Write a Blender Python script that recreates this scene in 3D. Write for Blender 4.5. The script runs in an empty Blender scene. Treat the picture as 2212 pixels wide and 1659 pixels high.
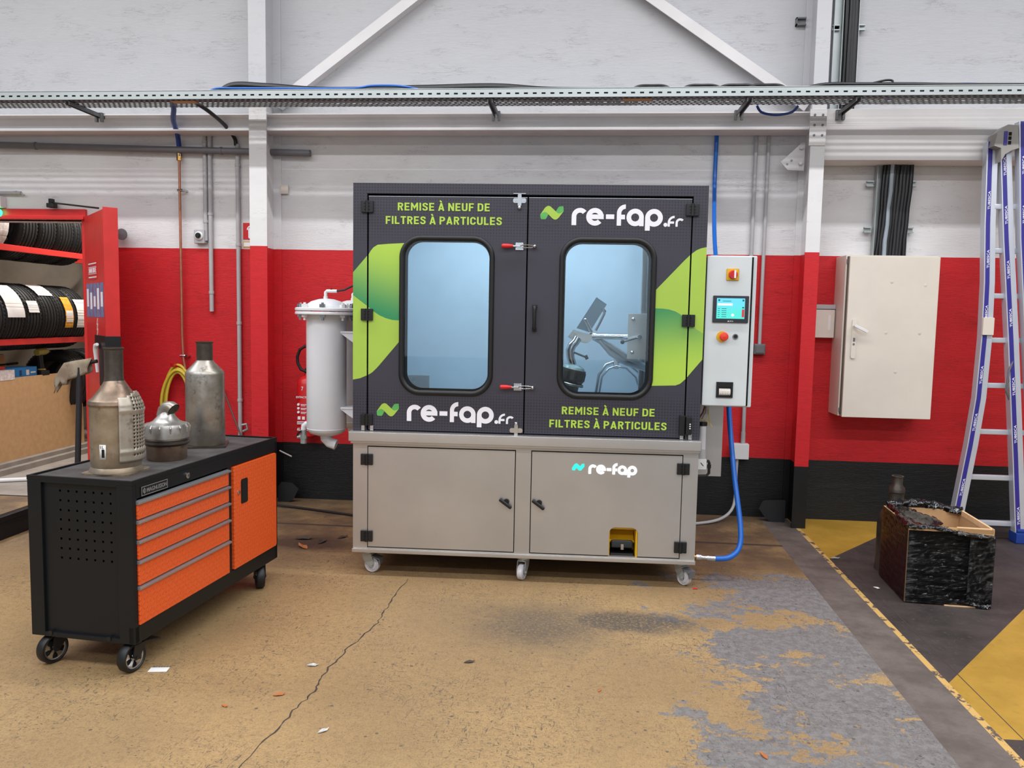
import bpy, bmesh, math, random
from mathutils import Vector, Matrix
from mathutils.geometry import tessellate_polygon
random.seed(7)
PI = math.pi
scene = bpy.context.scene
COL = scene.collection

# ------------------------------------------------------------------ camera, world, lights, exposure
cam_data = bpy.data.cameras.new('camera')
cam = bpy.data.objects.new('camera', cam_data)
COL.objects.link(cam)
cam_data.sensor_width = 36.0
cam_data.lens = 36.0 * 1696.2 / 2212.0
cam_data.clip_end = 100
YAW, PITCH, ROLL = 0.0885, 0.0852, 0.0192
_f = Vector((-math.sin(YAW) * math.cos(PITCH), math.cos(YAW) * math.cos(PITCH), -math.sin(PITCH)))
_r = Vector((math.cos(YAW), math.sin(YAW), 0))
_u = _r.cross(_f)
_r2 = _r * math.cos(ROLL) + _u * math.sin(ROLL)
_u2 = -_r * math.sin(ROLL) + _u * math.cos(ROLL)
cam.matrix_world = Matrix(((_r2.x, _u2.x, -_f.x, -0.0458), (_r2.y, _u2.y, -_f.y, -6.1043), (_r2.z, _u2.z, -_f.z, 1.502), (0, 0, 0, 1)))
scene.camera = cam
scene.view_settings.view_transform = 'Standard'
scene.view_settings.look = 'None'
scene.view_settings.gamma = 1.0
scene.view_settings.exposure = 0.12
scene.view_settings.use_curve_mapping = False

world = bpy.data.worlds.new('hall_ambient')
scene.world = world
world.use_nodes = True
world.node_tree.nodes['Background'].inputs[0].default_value = (0.88, 0.94, 1.0, 1)
world.node_tree.nodes['Background'].inputs[1].default_value = 0.27

def rect_light(x, y, z, sx, sy, power, color, rot=(0, 0, 0)):
    L = bpy.data.lights.new('strip_or_fill_light', 'AREA')
    L.shape = 'RECTANGLE'; L.size = sx; L.size_y = sy
    L.energy = power; L.color = color
    o = bpy.data.objects.new('strip_or_fill_light', L)
    COL.objects.link(o); o.location = (x, y, z); o.rotation_euler = rot
    return o
rect_light(-0.5, -2.35, 5.0, 15, 0.10, 330, (0.97, 0.98, 1.0))
rect_light(-0.5, -5.7, 5.0, 15, 0.14, 400, (0.97, 0.98, 1.0))
rect_light(-0.5, -9.0, 5.0, 15, 0.2, 330, (0.97, 0.98, 1.0))
rect_light(-1.0, -14.5, 2.4, 9.0, 3.6, 95, (0.78, 0.89, 1.0), (PI / 2, 0, 0))      # unseen daylight panel behind the camera, added for its bluish reflections
rect_light(-4.7, 1.5, 3.15, 0.2, 1.2, 60, (1.0, 0.96, 0.9))                       # unseen lamp added to brighten the tyre room

# ------------------------------------------------------------------ helpers
def C(r, g, b):
    f = lambda c: (c / 255 / 12.92) if c / 255 <= 0.04045 else ((c / 255 + 0.055) / 1.055) ** 2.4
    return (f(r), f(g), f(b), 1.0)

class N:
    """small node-tree writer"""
    def __init__(s, name):
        s.m = bpy.data.materials.new(name); s.m.use_nodes = True
        s.t = s.m.node_tree; s.b = s.t.nodes['Principled BSDF']
        s._obj = None
    def n(s, typ, **kw):
        d = s.t.nodes.new(typ)
        for k, v in kw.items(): setattr(d, k, v)
        return d
    def l(s, a, b): s.t.links.new(a, b)
    def put(s, sock, v):
        if isinstance(v, bpy.types.NodeSocket): s.l(v, sock)
        elif v is not None: sock.default_value = v
    def math(s, op, a, b=None, c=None, clamp=False):
        d = s.n('ShaderNodeMath', operation=op, use_clamp=clamp)
        s.put(d.inputs[0], a); s.put(d.inputs[1], b)
        if c is not None: s.put(d.inputs[2], c)
        return d.outputs[0]
    def coord(s, scale=(1, 1, 1), rot=(0, 0, 0), loc=(0, 0, 0), kind='Object'):
        if s._obj is None: s._obj = s.n('ShaderNodeTexCoord')
        mp = s.n('ShaderNodeMapping')
        s.l(s._obj.outputs[kind], mp.inputs[0])
        mp.inputs[1].default_value = loc; mp.inputs[2].default_value = rot; mp.inputs[3].default_value = scale
        return mp.outputs[0]
    def xyz(s, kind='Object'):
        d = s.n('ShaderNodeSeparateXYZ'); s.l(s.coord(kind=kind), d.inputs[0]); return d.outputs
    def noise(s, vec, scale=1.0, detail=4, rough=0.55, dist=0.0):
        d = s.n('ShaderNodeTexNoise'); s.l(vec, d.inputs['Vector'])
        d.inputs['Scale'].default_value = scale; d.inputs['Detail'].default_value = detail
        d.inputs['Roughness'].default_value = rough; d.inputs['Distortion'].default_value = dist
        return d.outputs[0]
    def step(s, v, lo, hi):
        d = s.n('ShaderNodeMapRange', interpolation_type='SMOOTHSTEP')
        s.put(d.inputs[0], v); s.put(d.inputs[1], lo); s.put(d.inputs[2], hi)
        return d.outputs[0]
    def mix(s, f, a, b):
        d = s.n('ShaderNodeMix', data_type='RGBA')
        s.put(d.inputs[0], f); s.put(d.inputs[6], a); s.put(d.inputs[7], b)
        return d.outputs[2]
    def bump(s, h, strength=0.3, dist=0.01):
        d = s.n('ShaderNodeBump'); s.l(h, d.inputs['Height'])
        d.inputs['Strength'].default_value = strength; d.inputs['Distance'].default_value = dist
        s.l(d.outputs[0], s.b.inputs['Normal'])
    def base(s, v): s.put(s.b.inputs['Base Color'], v)
    def rough(s, v): s.put(s.b.inputs['Roughness'], v)
    def metal(s, v): s.put(s.b.inputs['Metallic'], v)

def plain(name, col, rough=0.5, metal=0.0, vary=0.08, vscale=6.0, bump=0.0, bscale=80.0, stretch=(1, 1, 1), spec=None):
    m = N(name)
    if vary:
        f = m.noise(m.coord(stretch), vscale, 5)
        dk = tuple(c * (1 - vary) for c in col[:3]) + (1,)
        lt = tuple(min(1, c * (1 + vary)) for c in col[:3]) + (1,)
        m.base(m.mix(m.step(f, 0.3, 0.7), dk, lt))
    else: m.base(col)
    m.rough(rough); m.metal(metal)
    if spec is not None: m.b.inputs['Specular IOR Level'].default_value = spec
    if bump: m.bump(m.noise(m.coord(stretch), bscale, 3), bump, 0.002)
    return m.m

def emit(name, col, strength):
    m = N(name); m.base((0.02, 0.02, 0.02, 1))
    m.b.inputs['Emission Color'].default_value = col; m.b.inputs['Emission Strength'].default_value = strength
    return m.m

def glass_mat(name):
    m = N(name); t = m.t
    tr = m.n('ShaderNodeBsdfTransparent'); tr.inputs[0].default_value = (0.90, 0.95, 0.97, 1)
    gl = m.n('ShaderNodeBsdfGlossy'); gl.inputs['Roughness'].default_value = 0.02
    fr = m.n('ShaderNodeFresnel'); fr.inputs[0].default_value = 1.5
    mx = m.n('ShaderNodeMixShader')
    m.l(fr.outputs[0], mx.inputs[0]); m.l(tr.outputs[0], mx.inputs[1]); m.l(gl.outputs[0], mx.inputs[2])
    m.l(mx.outputs[0], t.nodes['Material Output'].inputs[0])
    t.nodes.remove(m.b)
    return m.m

BASE = {}
class B:
    """collects shapes, then links them as ONE mesh object"""
    def __init__(s): s.bm = bmesh.new(); s.wn = False
    def _mat(s, faces, mi):
        if mi:
            for f in faces: f.material_index = mi
    def box(s, x0, x1, y0, y1, z0, z1, bev=0.0, seg=2, mi=0, rot=None, piv=None):
        g = bmesh.ops.create_cube(s.bm, size=1.0)
        vs = g['verts']
        cx, cy, cz = (x0 + x1) / 2, (y0 + y1) / 2, (z0 + z1) / 2
        for v in vs: v.co = Vector((cx + v.co.x * (x1 - x0), cy + v.co.y * (y1 - y0), cz + v.co.z * (z1 - z0)))
        faces = list({f for v in vs for f in v.link_faces})
        s._mat(faces, mi)
        if bev:
            s.wn = True
            r = bmesh.ops.bevel(s.bm, geom=list({e for v in vs for e in v.link_edges}), offset=bev, segments=seg, affect='EDGES', profile=0.5)
            vs = list({v for f in r['faces'] for v in f.verts} | {v for v in vs if v.is_valid})
            for f in r['faces']: f.material_index = mi
        if rot:
            p = Vector(piv if piv else (cx, cy, cz))
            bmesh.ops.rotate(s.bm, verts=[v for v in vs if v.is_valid], cent=p, matrix=rot)
        return s
    def ring_tube(s, path, rad, seg=12, closed=False, mi=0, cap=True):
        pts = [Vector(p) for p in path]; n = len(pts)
        rad = rad if isinstance(rad, (list, tuple)) else [rad] * n
        rings = []; prev = None
        for i, p in enumerate(pts):
            if closed: t = (pts[(i + 1) % n] - pts[i - 1])
            else: t = (pts[min(i + 1, n - 1)] - pts[max(i - 1, 0)])
            t.normalize()
            if prev is None:
                a = Vector((0, 0, 1)) if abs(t.z) < 0.9 else Vector((1, 0, 0))
                nrm = t.cross(a).normalized()
            else:
                nrm = (prev - t * prev.dot(t))
                nrm = nrm.normalized() if nrm.length > 1e-6 else t.orthogonal().normalized()
            prev = nrm; bn = t.cross(nrm)
            rings.append([s.bm.verts.new(p + (nrm * math.cos(2 * PI * k / seg) + bn * math.sin(2 * PI * k / seg)) * rad[i]) for k in range(seg)])
        fs = []
        for i in range(n if closed else n - 1):
            a, b = rings[i], rings[(i + 1) % n]
            for k in range(seg): fs.append(s.bm.faces.new((a[k], a[(k + 1) % seg], b[(k + 1) % seg], b[k])))
        if not closed and cap:
            fs.append(s.bm.faces.new(rings[0][::-1])); fs.append(s.bm.faces.new(rings[-1]))
        s._mat(fs, mi); return s
    def cyl(s, p0, p1, r0, r1=None, seg=20, mi=0):
        return s.ring_tube([p0, p1], [r0, r0 if r1 is None else r1], seg, mi=mi)
    def lathe(s, prof, axis='Z', org=(0, 0, 0), seg=32, mi=0, a0=0.0, a1=2 * PI):
        org = Vector(org); full = abs(a1 - a0 - 2 * PI) < 1e-6
        def P(r, h, a):
            c, d = r * math.cos(a), r * math.sin(a)
            return org + (Vector((c, d, h)) if axis == 'Z' else Vector((c, h, d)) if axis == 'Y' else Vector((h, c, d)))
        m = seg if full else seg + 1
        cols = []
        for k in range(m):
            a = a0 + (a1 - a0) * k / seg
            cols.append([s.bm.verts.new(P(r, h, a)) for r, h in prof])
        fs = []
        for k in range(seg):
            a, b = cols[k], cols[(k + 1) % m]
            for i in range(len(prof) - 1):
                if prof[i][0] < 1e-6 and prof[i + 1][0] < 1e-6: continue
                fs.append(s.bm.faces.new((a[i], b[i], b[i + 1], a[i + 1])))
        s._mat(fs, mi); return s
    def prism(s, outer, holes=(), y0=0.0, y1=0.01, M=None, mi=0):
        """2-D outline (x, z) with holes, extruded along y"""
        M = M or Matrix.Identity(4)
        loops = [list(outer)] + [list(h) for h in holes]
        flat = [p for lp in loops for p in lp]
        tris = tessellate_polygon([[Vector((p[0], p[1], 0)) for p in lp] for lp in loops])
        A = [s.bm.verts.new(M @ Vector((p[0], y0, p[1]))) for p in flat]
        D = [s.bm.verts.new(M @ Vector((p[0], y1, p[1]))) for p in flat]
        fs = []
        for t in tris:
            try:
                fs.append(s.bm.faces.new([A[i] for i in t])); fs.append(s.bm.faces.new([D[i] for i in reversed(t)]))
            except ValueError: pass
        o = 0
        for lp in loops:
            k = len(lp)
            for i in range(k):
                j = (i + 1) % k
                try: fs.append(s.bm.faces.new((A[o + i], D[o + i], D[o + j], A[o + j])))
                except ValueError: pass
            o += k
        s._mat(fs, mi); return s
    def ball(s, c, r, seg=16, sc=(1, 1, 1), mi=0):
        g = bmesh.ops.create_uvsphere(s.bm, u_segments=seg, v_segments=max(6, seg // 2), radius=r)
        for v in g['verts']: v.co = Vector((v.co.x * sc[0], v.co.y * sc[1], v.co.z * sc[2])) + Vector(c)
        s._mat({f for v in g['verts'] for f in v.link_faces}, mi); return s
    def poly(s, pts, mi=0):
        f = s.bm.faces.new([s.bm.verts.new(Vector(p)) for p in pts]); f.material_index = mi; return s
    def xform(s, M): bmesh.ops.transform(s.bm, matrix=M, verts=s.bm.verts); return s
    def build(s, name, mat, parent=None, smooth=35, label=None, recalc=True):
        if recalc: bmesh.ops.recalc_face_normals(s.bm, faces=s.bm.faces)
        me = bpy.data.meshes.new(name)
        base = BASE.get(parent)
        if base is not None: bmesh.ops.translate(s.bm, verts=s.bm.verts, vec=-base)
        s.bm.to_mesh(me); s.bm.free()
        for m in (mat if isinstance(mat, (list, tuple)) else [mat]): me.materials.append(m)
        if smooth:
            me.polygons.foreach_set('use_smooth', [True] * len(me.polygons))
            me.set_sharp_from_angle(angle=math.radians(smooth))
        o = bpy.data.objects.new(name, me); COL.objects.link(o)
        if s.wn and smooth: o.modifiers.new('even_faces', 'WEIGHTED_NORMAL').keep_sharp = True
        if parent is not None:
            o.parent = parent; BASE[o] = base
        if label: o['label'] = label
        return o

def tag(o, label, cat, group=None, kind=None):
    o['label'] = label; o['category'] = cat
    if group: o['group'] = group
    if kind: o['kind'] = kind
    return o
def thing(name, label, cat, base=(0, 0, 0), frame=None, group=None):
    """Empty at the thing's base; its parts are written in the frame's own coordinates (world, machine or trolley)"""
    o = bpy.data.objects.new(name, None); COL.objects.link(o); o.empty_display_size = 0.1
    base = Vector(base)
    if frame is None: o.location = base
    else:
        org, yaw = frame
        Mz = Matrix.Rotation(yaw, 4, 'Z'); o.location = Vector(org) + Mz @ base; o.rotation_euler = (0, 0, yaw)
    BASE[o] = base
    return tag(o, label, cat, group)
def struct(name, b, mat, label, cat, smooth=35):
    return tag(b.build(name, mat, None, smooth), label, cat, kind='structure')

def rrect(x0, x1, z0, z1, r, n=8):
    P = []
    for cx, cz, a in ((x1 - r, z1 - r, 0), (x0 + r, z1 - r, 90), (x0 + r, z0 + r, 180), (x1 - r, z0 + r, 270)):
        for k in range(n + 1):
            t = math.radians(a + 90 * k / n); P.append((cx + r * math.cos(t), cz + r * math.sin(t)))
    return P
def rect(x0, x1, z0, z1): return [(x0, z0), (x1, z0), (x1, z1), (x0, z1)]
def circ(cx, cz, r, n=24, a0=0, a1=360):
    m = n if a1 - a0 >= 360 else n + 1
    return [(cx + r * math.cos(math.radians(a0 + (a1 - a0) * k / n)), cz + r * math.sin(math.radians(a0 + (a1 - a0) * k / n))) for k in range(m)]
def arcband(cx, cz, r0, r1, a0, a1, n=20):
    return circ(cx, cz, r1, n, a0, a1) + circ(cx, cz, r0, n, a0, a1)[::-1]

def text_into(b, body, x0, x1, z0, cap, y0=-0.001, y1=0.0, offset=0.0, M=None, mi=0):
    """lettering: width x0..x1, baseline z0, capital height cap, standing in the XZ plane facing -Y"""
    def mesh_of(txt):
        cu = bpy.data.curves.new('lettering', 'FONT'); cu.body = txt; cu.size = 1.0; cu.offset = offset; cu.resolution_u = 4
        o = bpy.data.objects.new('lettering', cu); COL.objects.link(o)
        dg = bpy.context.evaluated_depsgraph_get(); me = bpy.data.meshes.new_from_object(o.evaluated_get(dg))
        bpy.data.objects.remove(o); bpy.data.curves.remove(cu)
        return me
    e = mesh_of('E'); hcap = max(v.co.y for v in e.vertices); bpy.data.meshes.remove(e)
    me = mesh_of(body)
    xs = [v.co.x for v in me.vertices]; a, c = min(xs), max(xs)
    sx, sz = (x1 - x0) / (c - a), cap / hcap
    t = bmesh.new(); t.from_mesh(me); bpy.data.meshes.remove(me)
    bmesh.ops.remove_doubles(t, verts=t.verts, dist=1e-5)
    r = bmesh.ops.extrude_face_region(t, geom=list(t.faces))
    top = {v for v in r['geom'] if isinstance(v, bmesh.types.BMVert)}
    M = M or Matrix.Identity(4)
    mp = {}
    for v in t.verts:
        mp[v] = b.bm.verts.new(M @ Vector((x0 + (v.co.x - a) * sx, y0 if v in top else y1, z0 + v.co.y * sz)))
    for f in t.faces:
        try: b.bm.faces.new([mp[v] for v in f.verts]).material_index = mi
        except ValueError: pass
    t.free()
    return b

def stroke_outline(pts, w):
    n = len(pts); Lf, Rt = [], []
    for i in range(n):
        p = Vector(pts[i]); a = Vector(pts[max(i - 1, 0)]); c = Vector(pts[min(i + 1, n - 1)])
        d0 = (p - a).normalized() if i else (c - p).normalized(); d1 = (c - p).normalized() if i < n - 1 else d0
        m = (d0 + d1).normalized(); nn = Vector((-m.y, m.x)); k = 1 / max(0.45, nn.dot(Vector((-d0.y, d0.x))))
        Lf.append(tuple(p + nn * w / 2 * k)); Rt.append(tuple(p - nn * w / 2 * k))
    return Lf + Rt[::-1]
_h = 0.095
GLYPH = {   # bold grotesque capitals as pen strokes: advance width, strokes (cap height = 1)
 'E': (0.54, [[(_h, 0), (_h, 1)], [(_h, 1 - _h), (0.52, 1 - _h)], [(_h, 0.5), (0.48, 0.5)], [(_h, _h), (0.52, _h)]]),
 'F': (0.52, [[(_h, 0), (_h, 1)], [(_h, 1 - _h), (0.51, 1 - _h)], [(_h, 0.48), (0.46, 0.48)]]),
 'L': (0.50, [[(_h, 0), (_h, 1)], [(_h, _h), (0.49, _h)]]),
 'T': (0.56, [[(0.28, 0), (0.28, 1)], [(0.0, 1 - _h), (0.56, 1 - _h)]]),
 'I': (0.19, [[(_h, 0), (_h, 1)]]),
 'N': (0.62, [[(_h, 0), (_h, 1)], [(0.525, 0), (0.525, 1)], [(0.10, 0.97), (0.52, 0.03)]]),
 'M': (0.76, [[(_h, 0), (_h, 1)], [(0.665, 0), (0.665, 1)], [(0.09, 0.96), (0.38, 0.36), (0.67, 0.96)]]),
 'U': (0.60, [[(_h, 1), (_h, 0.30), (0.115, 0.18), (0.19, 0.105), (0.30, _h), (0.41, 0.105), (0.485, 0.18), (0.505, 0.30), (0.505, 1)]]),
 'D': (0.60, [[(_h, 0), (_h, 1)], [(_h, 1 - _h), (0.30, 1 - _h), (0.42, 0.87), (0.49, 0.78), (0.505, 0.68), (0.505, 0.32), (0.49, 0.22), (0.42, 0.13), (0.30, _h), (_h, _h)]]),
 'P': (0.58, [[(_h, 0), (_h, 1)], [(_h, 1 - _h), (0.33, 1 - _h), (0.43, 0.86), (0.485, 0.77), (0.485, 0.61), (0.43, 0.52), (0.33, 0.475), (_h, 0.475)]]),
 'R': (0.58, [[(_h, 0), (_h, 1)], [(_h, 1 - _h), (0.33, 1 - _h), (0.43, 0.86), (0.48, 0.78), (0.48, 0.64), (0.43, 0.56), (0.33, 0.515), (_h, 0.515)], [(0.29, 0.52), (0.49, 0.0)]]),
 'A': (0.66, [[(0.09, 0), (0.33, 0.985)], [(0.57, 0), (0.33, 0.985)], [(0.17, 0.26), (0.49, 0.26)]]),
 'C': (0.59, [[(0.505, 0.66), (0.49, 0.79), (0.42, 0.87), (0.30, 1 - _h), (0.18, 0.87), (0.11, 0.79), (_h, 0.68), (_h, 0.32), (0.11, 0.21), (0.18, 0.13), (0.30, _h), (0.42, 0.13), (0.49, 0.21), (0.505, 0.34)]]),
 'S': (0.58, [[(0.49, 0.70), (0.47, 0.83), (0.39, 0.895), (0.29, 0.905), (0.18, 0.885), (0.115, 0.81), (0.11, 0.69), (0.16, 0.60), (0.26, 0.545), (0.36, 0.49), (0.45, 0.41), (0.485, 0.29), (0.45, 0.16), (0.37, 0.105), (0.28, _h), (0.17, 0.115), (0.105, 0.19), (0.09, 0.31)]]),
}
GLYPH['À'] = (0.66, GLYPH['A'][1] + [[(0.20, 1.30), (0.36, 1.08)]])
def stroke_text(b, body, x0, x1, z0, cap, y0=-0.0012, y1=0.0):
    adv = sum((0.26 if c == ' ' else GLYPH[c][0] + 0.115) for c in body) - 0.115
    sx = (x1 - x0) / adv; x = 0.0
    for c in body:
        if c == ' ': x += 0.26; continue
        w, st = GLYPH[c]
        for k, pts in enumerate(st):
            b.prism([(x0 + (x + p) * sx, z0 + q * cap) for p, q in stroke_outline(pts, 0.168)], y0=y0 - 0.00012 * k, y1=y1)
        x += w + 0.115
    return b

# ------------------------------------------------------------------ materials
def wall_mat(name='painted_wall', bump=0.75):
    m = N(name); x, y, z = m.xyz()
    wob = m.math('MULTIPLY', m.math('SUBTRACT', m.noise(m.coord((4, 4, 4)), 1, 3), 0.5), 0.006)
    zz = m.math('ADD', z, wob)
    s1 = m.noise(m.coord((5.0, 5.0, 30)), 2.0, 8, 0.72, 1.6)
    s2 = m.noise(m.coord((1.2, 1.2, 3)), 1.5, 4)
    dirt = m.step(m.noise(m.coord((2.2, 2.2, 26)), 2.4, 6, 0.7, 0.6), 0.66, 0.74)
    white = m.mix(m.step(s2, 0.3, 0.75), C(218, 215, 216), C(228, 226, 226))
    white = m.mix(m.math('MULTIPLY', dirt, 0.45), white, C(150, 145, 142))
    upper = m.math('GREATER_THAN', zz, 3.03)      # dimmer light above the beam, put into the paint colour as grey
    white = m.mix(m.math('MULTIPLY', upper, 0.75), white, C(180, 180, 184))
    red = m.mix(m.step(s1, 0.3, 0.7), C(190, 14, 24), C(208, 22, 32))
    cn = m.noise(m.coord((4.2, 4.2, 34)), 2.0, 5, 0.6, 0.9)
    crk = m.math('MULTIPLY', m.step(m.math('ABSOLUTE', m.math('SUBTRACT', cn, 0.5)), 0.016, 0.006), m.step(m.noise(m.coord((1.5, 1.5, 4), loc=(5, 2, 3)), 2.3, 5, 0.65), 0.54, 0.62))
    white = m.mix(m.math('MULTIPLY', crk, 0.36), white, C(120, 114, 110))
    red = m.mix(m.math('MULTIPLY', crk, 0.6), red, C(112, 8, 14))
    blk = m.mix(m.step(s1, 0.45, 0.75), C(6, 6, 7), C(16, 16, 18))
    scuff = m.step(m.noise(m.coord((3, 3, 30)), 3.1, 6, 0.75, 0.8), 0.70, 0.76)
    blk = m.mix(m.math('MULTIPLY', scuff, 0.5), blk, C(84, 82, 80))
    a = m.math('GREATER_THAN', zz, 2.0); b = m.math('GREATER_THAN', zz, 0.4585)
    m.base(m.mix(a, m.mix(b, blk, red), white))
    m.rough(m.math('SUBTRACT', 0.62, m.math('MULTIPLY', m.math('LESS_THAN', zz, 0.4585), 0.15)))
    up = m.math('LESS_THAN', z, 6)
    m.bump(m.math('SUBTRACT', s1, m.math('MULTIPLY', crk, 0.5)), bump, 0.012)
    return m.m
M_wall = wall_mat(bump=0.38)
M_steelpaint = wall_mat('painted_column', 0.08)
M_white = plain('white_beam_paint', C(216, 212, 212), 0.45, vary=0.05, vscale=3)

def floor_mats():
    # worn yellow slab
    m = N('worn_yellow_floor'); x, y, z = m.xyz()
    big = m.noise(m.coord((1, 1, 1)), 0.9, 4); fine = m.noise(m.coord((1, 1, 1)), 26, 5, 0.7)
    yel = m.mix(m.step(big, 0.3, 0.7), C(148, 121, 84), C(170, 140, 96))
    yel = m.mix(m.math('MULTIPLY', m.step(fine, 0.45, 0.75), 0.5), yel, C(126, 100, 68))
    # foot dirt towards the machine
    d1 = m.step(y, -2.1, -1.0)
    yel = m.mix(m.math('MULTIPLY', d1, m.math('MULTIPLY', m.step(m.noise(m.coord(), 3.0, 6, 0.65), 0.22, 0.62), 0.85)), yel, C(84, 66, 52))
    # bare blue-grey concrete: grows towards the trench strip
    g = m.noise(m.coord((1, 1.35, 1)), 2.6, 10, 0.68, 0.4)
    u = m.step(m.math('ADD', x, m.math('MULTIPLY', y, -0.04)), -0.55, 1.35)
    far = m.step(y, -1.0, -1.6)
    thr = m.math('SUBTRACT', 0.80, m.math('MULTIPLY', m.math('MULTIPLY', u, far), 0.40))
    g = m.math('ADD', g, m.math('MULTIPLY', m.math('SUBTRACT', m.noise(m.coord((1, 1.3, 1)), 24, 6, 0.7, 0.8), 0.5), 0.32))
    gm = m.step(g, thr, m.math('ADD', thr, 0.012))
    grey = m.mix(m.step(fine, 0.4, 0.6), C(108, 106, 107), C(124, 122, 123))
    col = m.mix(gm, yel, grey)
    # oil stain in front of the machine
    def stain(cx, cy, rx, ry, lo, hi):
        dx = m.math('DIVIDE', m.math('SUBTRACT', x, cx), rx); dy = m.math('DIVIDE', m.math('SUBTRACT', y, cy), ry)
        d = m.math('SQRT', m.math('ADD', m.math('MULTIPLY', dx, dx), m.math('MULTIPLY', dy, dy)))
        d = m.math('ADD', d, m.math('MULTIPLY', m.math('SUBTRACT', m.noise(m.coord(), 7, 5, 0.7), 0.5), 1.1))
        return m.step(d, hi, lo)
    st = m.math('MAXIMUM', stain(0.20, -2.27, 0.44, 0.17, 0.35, 1.2), m.math('MULTIPLY', stain(-0.22, -2.38, 0.40, 0.32, 0.2, 1.3), 0.8))
    speck = m.step(m.noise(m.coord((1, 1, 1)), 70, 3, 0.6), 0.36, 0.52)
    col = m.mix(m.math('MULTIPLY', st, m.math('MULTIPLY_ADD', speck, 0.5, 0.38)), col, C(66, 63, 62))
    st2 = stain(-1.85, -1.2, 0.42, 0.2, 0.3, 1.1)
    col = m.mix(m.math('MULTIPLY', st2, 0.85), col, C(52, 42, 36))
    # scratches and chips
    v1 = m.step(m.noise(m.coord((1.0, 4.2, 1), rot=(0, 0, 0.5)), 21, 5, 0.66, 1.8), 0.585, 0.61)
    v2 = m.step(m.noise(m.coord((3.6, 1.0, 1), rot=(0, 0, -0.35)), 19, 5, 0.66, 1.6), 0.595, 0.62)
    dens = m.step(m.noise(m.coord(), 1.7, 4, 0.6), 0.42, 0.62)
    ch = m.math('MULTIPLY', m.math('MAXIMUM', v1, v2), m.math('MULTIPLY_ADD', dens, 0.75, 0.25))
    vor = m.n('ShaderNodeTexVoronoi'); m.l(m.coord(), vor.inputs['Vector']); vor.inputs['Scale'].default_value = 16
    spot = m.math('MULTIPLY', m.step(vor.outputs['Distance'], 0.13, 0.09), m.step(m.noise(m.coord(loc=(3, 1, 0)), 6, 2), 0.47, 0.53))
    vo2 = m.n('ShaderNodeTexVoronoi'); m.l(m.coord((1, 1.5, 1), rot=(0, 0, 0.8)), vo2.inputs['Vector']); vo2.inputs['Scale'].default_value = 36
    spot = m.math('MAXIMUM', spot, m.math('MULTIPLY', m.step(vo2.outputs['Distance'], 0.17, 0.12), m.step(m.noise(m.coord(loc=(1, 7, 0)), 5, 3), 0.46, 0.54)))
    ch = m.math('MAXIMUM', ch, spot)
    h1 = m.step(m.noise(m.coord((1.0, 3.5, 1), rot=(0, 0, 0.25)), 85, 4, 0.65, 1.0), 0.53, 0.61)
    h2 = m.step(m.noise(m.coord((3.0, 1.0, 1), rot=(0, 0, 0.6)), 78, 4, 0.65, 1.0), 0.54, 0.62)
    hair = m.math('MULTIPLY', m.math('MAXIMUM', h1, h2), 0.5)
    col = m.mix(hair, col, C(102, 84, 64))
    col = m.mix(m.math('MULTIPLY', ch, 0.72), col, C(70, 64, 60))
    m.base(col); m.rough(m.math('MULTIPLY_ADD', fine, 0.25, 0.42))
    m.bump(m.math('SUBTRACT', fine, m.math('MULTIPLY', ch, 1.2)), 0.22, 0.004)
    # grey trench strip
    s = N('bare_concrete_strip'); n1 = s.noise(s.coord(), 5, 6, 0.65); n2 = s.noise(s.coord(), 60, 3)
    c = s.mix(s.step(n1, 0.3, 0.7), C(84, 75, 70), C(110, 100, 94))
    s.base(s.mix(s.math('MULTIPLY', s.step(n2, 0.55, 0.7), 0.35), c, C(78, 70, 66))); s.rough(0.6); s.bump(n2, 0.2, 0.003)
    # dark slab on the right
    k = N('dark_painted_slab'); n1 = k.noise(k.coord(), 3.2, 7, 0.7); n2 = k.noise(k.coord(), 45, 3)
    c = k.mix(k.step(n1, 0.3, 0.7), C(48, 42, 41), C(71, 63, 60))
    k.base(k.mix(k.math('MULTIPLY', k.step(n2, 0.6, 0.72), 0.3), c, C(120, 108, 100))); k.rough(0.55); k.bump(n2, 0.15, 0.003)
    # bright yellow hazard bands
    h = N('yellow_hazard_paint'); n1 = h.noise(h.coord(), 2.6, 6, 0.65); n2 = h.noise(h.coord(), 30, 4)
    c = h.mix(h.step(n1, 0.3, 0.7), C(156, 120, 38), C(180, 140, 54))
    h.base(h.mix(h.math('MULTIPLY', h.step(n2, 0.55, 0.72), 0.4), c, C(140, 108, 50))); h.rough(0.5); h.bump(n2, 0.12, 0.003)
    # ragged yellow edge line
    e = N('ragged_yellow_edge'); n1 = e.noise(e.coord(), 14, 6, 0.7)
    e.base(e.mix(e.step(n1, 0.44, 0.48), C(84, 72, 68), C(196, 158, 92))); e.rough(0.6)
    return m.m, s.m, k.m, h.m, e.m
M_floor, M_strip, M_dark, M_haz, M_edge = floor_mats()
M_crack = plain('floor_crack', C(62, 52, 46), 0.9)
M_joint = plain('floor_joint', C(66, 52, 44), 0.9)

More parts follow.
